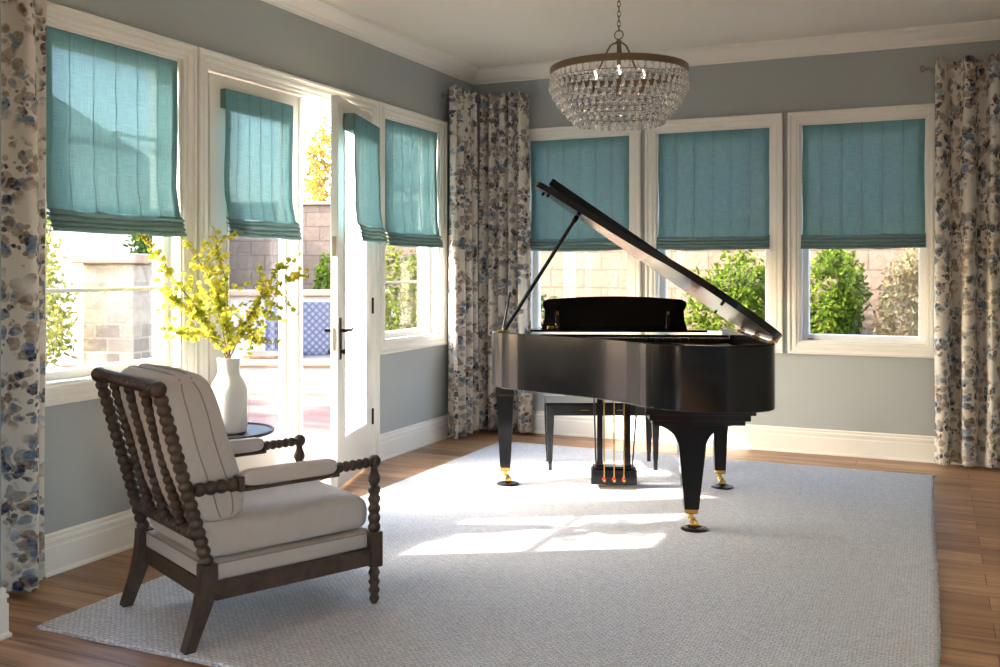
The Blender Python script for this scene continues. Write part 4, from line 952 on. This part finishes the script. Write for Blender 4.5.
# ------------------------------------------------------------------ chandelier
M_bulb = mat('bulb_added_glow', srgb(250, 240, 215), 0.3, vary=0.02)
M_bulb.node_tree.nodes['Principled BSDF'].inputs['Emission Color'].default_value = (1, 0.82, 0.6, 1)
M_bulb.node_tree.nodes['Principled BSDF'].inputs['Emission Strength'].default_value = 4  # weak emission added so the crystals sparkle
def chandelier():
    CX, CY = 1.90, -1.97
    r = thing('chandelier', 'round bronze chandelier with tiers of clear crystal drops', 'chandelier', (CX, CY, H))
    Z = lambda z: z - H
    bm = BM(); R = 0.402
    loft_r = []
    for rr, z in ((R, 2.505), (R + 0.004, 2.509), (R + 0.004, 2.541), (R, 2.545), (R - 0.006, 2.545), (R - 0.006, 2.505)): loft_r.append((rr, Z(z)))
    seg = 72; V = [[bm.verts.new((rr * math.cos(2 * PI * k / seg), rr * math.sin(2 * PI * k / seg), z)) for k in range(seg)] for rr, z in loft_r]
    for i in range(len(V)):
        a, b = V[i], V[(i + 1) % len(V)]
        for k in range(seg): bm.faces.new((a[k], a[(k + 1) % seg], b[(k + 1) % seg], b[k]))
    finish('ring', bm, M_bronze, r, smooth=True)
    for k in range(3):
        a = PI / 6 + math.radians(24) + k * 2 * PI / 3; c, s = math.cos(a), math.sin(a); bm = BM()
        tube(bm, [(c * q, s * q, Z(z)) for q, z in ((0.0, 2.690), (0.03, 2.693), (0.055, 2.68), (0.085, 2.63), (0.115, 2.57), (0.14, 2.535), (0.395, 2.525))], 0.006, 8); finish('arm', bm, M_bronze, r, smooth=True)
    bm = BM(); lathe(bm, [(0.006, Z(2.55)), (0.012, Z(2.56)), (0.012, Z(2.685)), (0.02, Z(2.69)), (0.02, Z(2.70)), (0.008, Z(2.71))], 16); finish('hub', bm, M_bronze, r, smooth=True)
    bm = BM(); torus(bm, (0, 0, Z(2.738)), 0.026, 0.0035, 28, 8, 'y'); finish('loop', bm, M_bronze, r, smooth='all')
    bm = BM(); z = 2.775; k = 0
    while z < 3.02:
        before = len(bm.verts); bm.verts.ensure_lookup_table()
        torus(bm, (0, 0, 0), 0.0095, 0.0022, 14, 6, 'y' if k % 2 else 'x'); bm.verts.ensure_lookup_table()
        for v in bm.verts[before:]: v.co.z = v.co.z * 1.9 + Z(z)
        z += 0.029; k += 1
    finish('chain', bm, M_bronze, r, smooth='all')
    bm = BM(); lathe(bm, [(0.065, Z(3.049)), (0.065, Z(3.04)), (0.045, Z(3.02)), (0.012, Z(3.012))], 28); finish('ceiling_canopy', bm, M_bronze, r, smooth=True)
    # candle sockets inside; the faint glow of their bulbs is added
    for k in range(4):
        a = k * PI / 2 + 0.3; c, s = 0.14 * math.cos(a), 0.14 * math.sin(a)
        bm = BM(); lathe(bm, [(0.012, Z(2.40)), (0.012, Z(2.47)), (0.016, Z(2.475)), (0.016, Z(2.40))], 12, (c, s, 0)); tube(bm, [(c, s, Z(2.41)), (c * .5, s * .5, Z(2.40)), (0, 0, Z(2.42)), (0, 0, Z(2.56))], 0.004, 6); so = finish('candle_socket', bm, M_bronze, r, smooth=True)
        bm = BM(); lathe(bm, [(0.006, Z(2.472)), (0.014, Z(2.49)), (0.013, Z(2.505)), (0.004, Z(2.53))], 12, (c, s, 0)); finish('bulb', bm, M_bulb, so, smooth='all')
    tiers = [(0.398, 2.503, 56), (0.402, 2.462, 56), (0.384, 2.420, 52), (0.358, 2.380, 48), (0.328, 2.342, 44), (0.296, 2.305, 40), (0.262, 2.270, 36)]
    for R_, z, n in tiers[1:]:
        bm = BM(); torus(bm, (0, 0, Z(z)), R_, 0.0025, 60, 6); finish('tier_wire', bm, M_bronze, r, smooth='all')
    bm = BM()
    ball(bm, (0, 0, -0.006), 0.0075, 8); 
    loft(bm, [[Vector((q * math.cos(2 * PI * k / 8), q * math.sin(2 * PI * k / 8), zz)) for k in range(8)] for q, zz in ((0.002, -0.012), (0.006, -0.020), (0.0095, -0.032), (0.0125, -0.044), (0.0118, -0.053), (0.0060, -0.060), (0.0015, -0.062))])
    first = finish('crystal_drop', bm, M_crystal, r)
    cam_a = math.atan2(-7.465 - CY, 3.589 - CX)
    spots = []
    for ti, (R_, z, n) in enumerate(tiers):
        for k in range(n):
            a = 2 * PI * (k + 0.5 * (ti % 2)) / n; spots.append((R_ * math.cos(a), R_ * math.sin(a), Z(z), math.cos(a - cam_a), a))
        # inner backing row gives the bowl its depth
    spots.sort(key=lambda s: -s[3])
    for i, s in enumerate(spots[:100]):
        o = first if i == 0 else first.copy()
        if i: COL.objects.link(o); o.parent = r
        o.location = s[:3]; o.rotation_euler = (0, 0, s[4])
    bm = BM(); src = first.data
    for s in spots[100:]:
        Mx = Matrix.Translation(s[:3]) @ Matrix.Rotation(s[4], 4, 'Z')
        vs = [bm.verts.new(Mx @ v.co) for v in src.vertices]
        for p in src.polygons: bm.faces.new([vs[i] for i in p.vertices])
    tag(finish('crystal_drops', bm, M_crystal, r), kind='stuff')
    return r
chandelier()

# ------------------------------------------------------------------ garden and patio
GZ = -0.05
bm = BM(); box(bm, -14, -0.2, -16, 14, GZ - 0.1, GZ); struct('ground_patio', bm, M_paver, box_uv=True)
M_soil = mat('garden_soil', srgb(108, 90, 72), 0.95, vary=0.25, scale=5, bump=0.5, bscale=20)
bm = BM(); box(bm, -0.2, 9, 0.2, 14, GZ - 0.1, GZ + 0.01); struct('ground_bed', bm, M_soil)
def wall_block(name, label, p0, p1, h, th, m, capm=None, cap=0.05, over=0.04, cat='garden wall'):
    p0, p1 = Vector(p0), Vector(p1); d = p1 - p0; L = d.length; a = math.atan2(d.y, d.x)
    r = thing(name, label, cat, (p0.x, p0.y, GZ), a)
    bm = BM(); box(bm, 0, L, 0, th, 0, h); finish('wall_body', bm, m, r, box_uv=True)
    if capm:
        bm = BM(); box(bm, -over, L + over, -over, th + over, h, h + cap, bev=cap * 0.35, seg=3); finish('coping', bm, capm, r)
    return r
wall_block('block_wall', 'tan split-face block wall behind the back windows', (-0.6, 2.9), (8.5, 2.9), 2.8, 0.25, M_block, M_cap)
wall_block('block_wall', 'tall tan block wall behind the tiled fountain, seen through the open door', (-9.2, 2.35), (-0.75, 4.9), 2.30, 0.25, M_block, M_cap)
wall_block('seat_wall', 'low white plaster basin wall with rounded stone cap outside the door', (-5.4, 0.55), (-1.6, 2.25), 0.30, 0.30, M_stucco, M_cap, 0.06)
# fountain with tiled back
fo = thing('wall_fountain', 'garden fountain with blue patterned tile panel in a stone surround', 'fountain', (-3.95, 2.30, GZ), math.atan2(0.408, 0.913))
bm = BM(); box(bm, -0.55, 1.65, 0.0, 0.25, 0, 1.07); finish('surround', bm, M_stucco, fo)
bm = BM(); box(bm, -0.6, 1.7, -0.06, 0.30, 1.07, 1.15, bev=0.025, seg=3); finish('coping', bm, M_cap, fo)
bm = BM(); box(bm, 0.0, 1.1, -0.02, 0.0, 0.35, 1.0); finish('tile_panel', bm, M_tile, fo, box_uv=True)
bm = BM(); lathe(bm, [(0.05, 0.25), (0.12, 0.30), (0.32, 0.37), (0.35, 0.40), (0.32, 0.40), (0.1, 0.34)], 28, (0.15, -0.38, 0)); finish('bowl', bm, M_cap, fo, smooth=True)
# stone pillar and neighbouring house seen through the large left window
pr = thing('stone_pillar', 'square stone veneer pillar with flat cap outside the large left window', 'pillar', (-3.32, -0.62, GZ), math.radians(12))
bm = BM(); box(bm, -0.26, 0.26, -0.26, 0.26, 0, 1.46, bev=0.01); finish('shaft', bm, M_pillar, pr, box_uv=True)
bm = BM(); box(bm, -0.33, 0.33, -0.33, 0.33, 1.46, 1.55, bev=0.015, seg=2); finish('cap', bm, M_cap, pr)
hs = thing('neighbour_house', 'pale stucco outbuilding with sloping tan tile roof beyond the pillar', 'building', (-8.8, 0.7, GZ), math.radians(20))
bm = BM(); prism(bm, [(-3.6, 0), (3.6, 0), (3.6, 2.25), (-0.6, 4.9), (-3.6, 4.9)], 0, 2.2, T=lambda a, b, n: Vector((a, n, b))); finish('wall', bm, mat('pale_grey_stucco', srgb(150, 150, 150), 0.9, vary=0.05, bump=0.3), hs)
bm = BM(); prism(bm, [(-3.8, 4.9), (-0.6, 4.9), (3.8, 2.13), (3.8, 2.27), (-0.6, 5.08), (-3.8, 5.08)], -0.2, 2.4, T=lambda a, b, n: Vector((a, n, b))); finish('roof', bm, M_rooftile, hs, box_uv=True)

def bush(name, label, cat, loc, rx, ry, rz, nleaf, L, m, seed, trunk=True, zc=None, group=None, stems=9):
    rng = random.Random(seed); r = thing(name, label, cat, loc, 0, group)
    zc = rz if zc is None else zc
    bm = BM(); ends = []
    for k in range(stems):
        a = rng.uniform(0, 2 * PI); q = rng.uniform(0.2, 0.75); e = Vector((rx * q * math.cos(a), ry * q * math.sin(a), zc + rz * rng.uniform(-0.2, 0.7))); ends.append(e)
        b = Vector((rng.uniform(-.04, .04), rng.uniform(-.04, .04), 0)); tube(bm, [b, b.lerp(e, 0.4) + Vector((0, 0, 0.1 * zc)), e], 0.02 if trunk else 0.009, 5, taper=0.004)
    finish('trunk' if trunk else 'stem', bm, M_bark, r)
    bm = BM(); lumps = [(RV(rng), rng.uniform(0.7, 1.05)) for _ in range(26)]
    for k in range(nleaf):
        if k % 5 == 0: d = RV(rng); q = rng.uniform(0.3, 0.8)
        else:
            l_ = rng.choice(lumps); d = (l_[0] * 1.5 + RV(rng) * 0.55).normalized(); q = l_[1] * rng.uniform(0.72, 1.0)
        p = Vector((d.x * rx * q, d.y * ry * q, zc + d.z * rz * q))
        if p.z < 0.02: p.z = 0.02 + abs(p.z) * 0.2
        leaf_into(bm, p, RV(rng), RV(rng), L * rng.uniform(0.7, 1.3), L * 0.55)
    tag(finish('foliage', bm, m, r), kind='stuff')
    return r
gS = 'shrubs along the back garden wall'
bush('green_shrub', 'bright green shrub behind the middle back window, beside the raised lid', 'shrub', (1.78, 2.3, GZ), 0.52, 0.45, 0.85, 5200, 0.055, M_gleaf, 31, False, 0.85, gS)
bush('green_shrub', 'bright green shrub seen in the left half of the right back window', 'shrub', (2.70, 2.2, GZ), 0.36, 0.45, 0.85, 5200, 0.055, M_gleaf, 32, False, 0.85, gS)
bush('dry_shrub', 'pale dry twiggy shrub in the right half of the right back window', 'shrub', (3.36, 2.1, GZ), 0.36, 0.45, 0.95, 5200, 0.05, M_pleaf, 33, False, 0.75, gS, stems=22)
bush('green_shrub', 'small dark green shrub at the corner edge of the first back window', 'shrub', (-0.33, 2.2, GZ), 0.35, 0.35, 0.65, 1400, 0.055, M_dleaf, 34, False, 0.7, gS)
gT = 'garden trees beyond the left wall'
bush('garden_tree', 'yellow green tree rising above the block wall through the open door', 'tree', (-4.15, 4.6, GZ), 0.85, 0.8, 1.2, 2600, 0.085, m_leaf('autumn_leaves', srgb(150, 112, 46), srgb(160, 144, 76)), 35, True, 2.9, gT)
bush('climbing_vine', 'small vine climbing the block wall beside the fountain', 'vine', (-3.98, 3.58, GZ), 0.14, 0.10, 0.42, 420, 0.06, M_gleaf, 36, False, 1.25, None, stems=4)
bush('garden_tree', 'dark green tree beside the fountain, seen through the closed door leaf', 'tree', (-4.95, 1.62, GZ), 0.42, 0.36, 0.85, 3000, 0.07, M_dleaf, 37, True, 1.5, gT)
bush('garden_shrub', 'green shrub with bright leaves outside the narrow left window', 'shrub', (-1.42, 1.15, GZ), 0.5, 0.42, 0.85, 4200, 0.06, m_leaf('olive_green_leaves', srgb(60, 70, 30), srgb(124, 132, 56)), 38, False, 0.95)
bush('garden_tree', 'green tree at the left edge of the large window, beside the pillar', 'tree', (-3.65, -1.45, GZ), 0.42, 0.42, 0.95, 2400, 0.06, m_leaf('pale_green_leaves', srgb(104, 112, 56), srgb(150, 148, 86)), 39, True, 1.0, gT)  # foliage in a pale yellowish green
bush('garden_tree', 'dark tree crown above the stone pillar, showing under the shade', 'tree', (-4.5, -0.75, GZ), 0.6, 0.5, 0.8, 2600, 0.08, M_dleaf, 40, True, 2.3, gT)
bush('low_shrub', 'low grey green shrub at the foot of the outbuilding', 'shrub', (-3.55, 0.45, GZ), 0.4, 0.3, 0.22, 900, 0.045, M_dleaf, 41, False, 0.2)

bush('garden_tree', 'tall green tree added behind the block wall to block sky behind the narrow left window shade', 'tree', (-3.0, 6.3, GZ), 1.25, 1.1, 1.7, 5200, 0.10, M_gleaf, 42, True, 3.0, gT, stems=16)  # added tree, screens the bright sky behind the shade
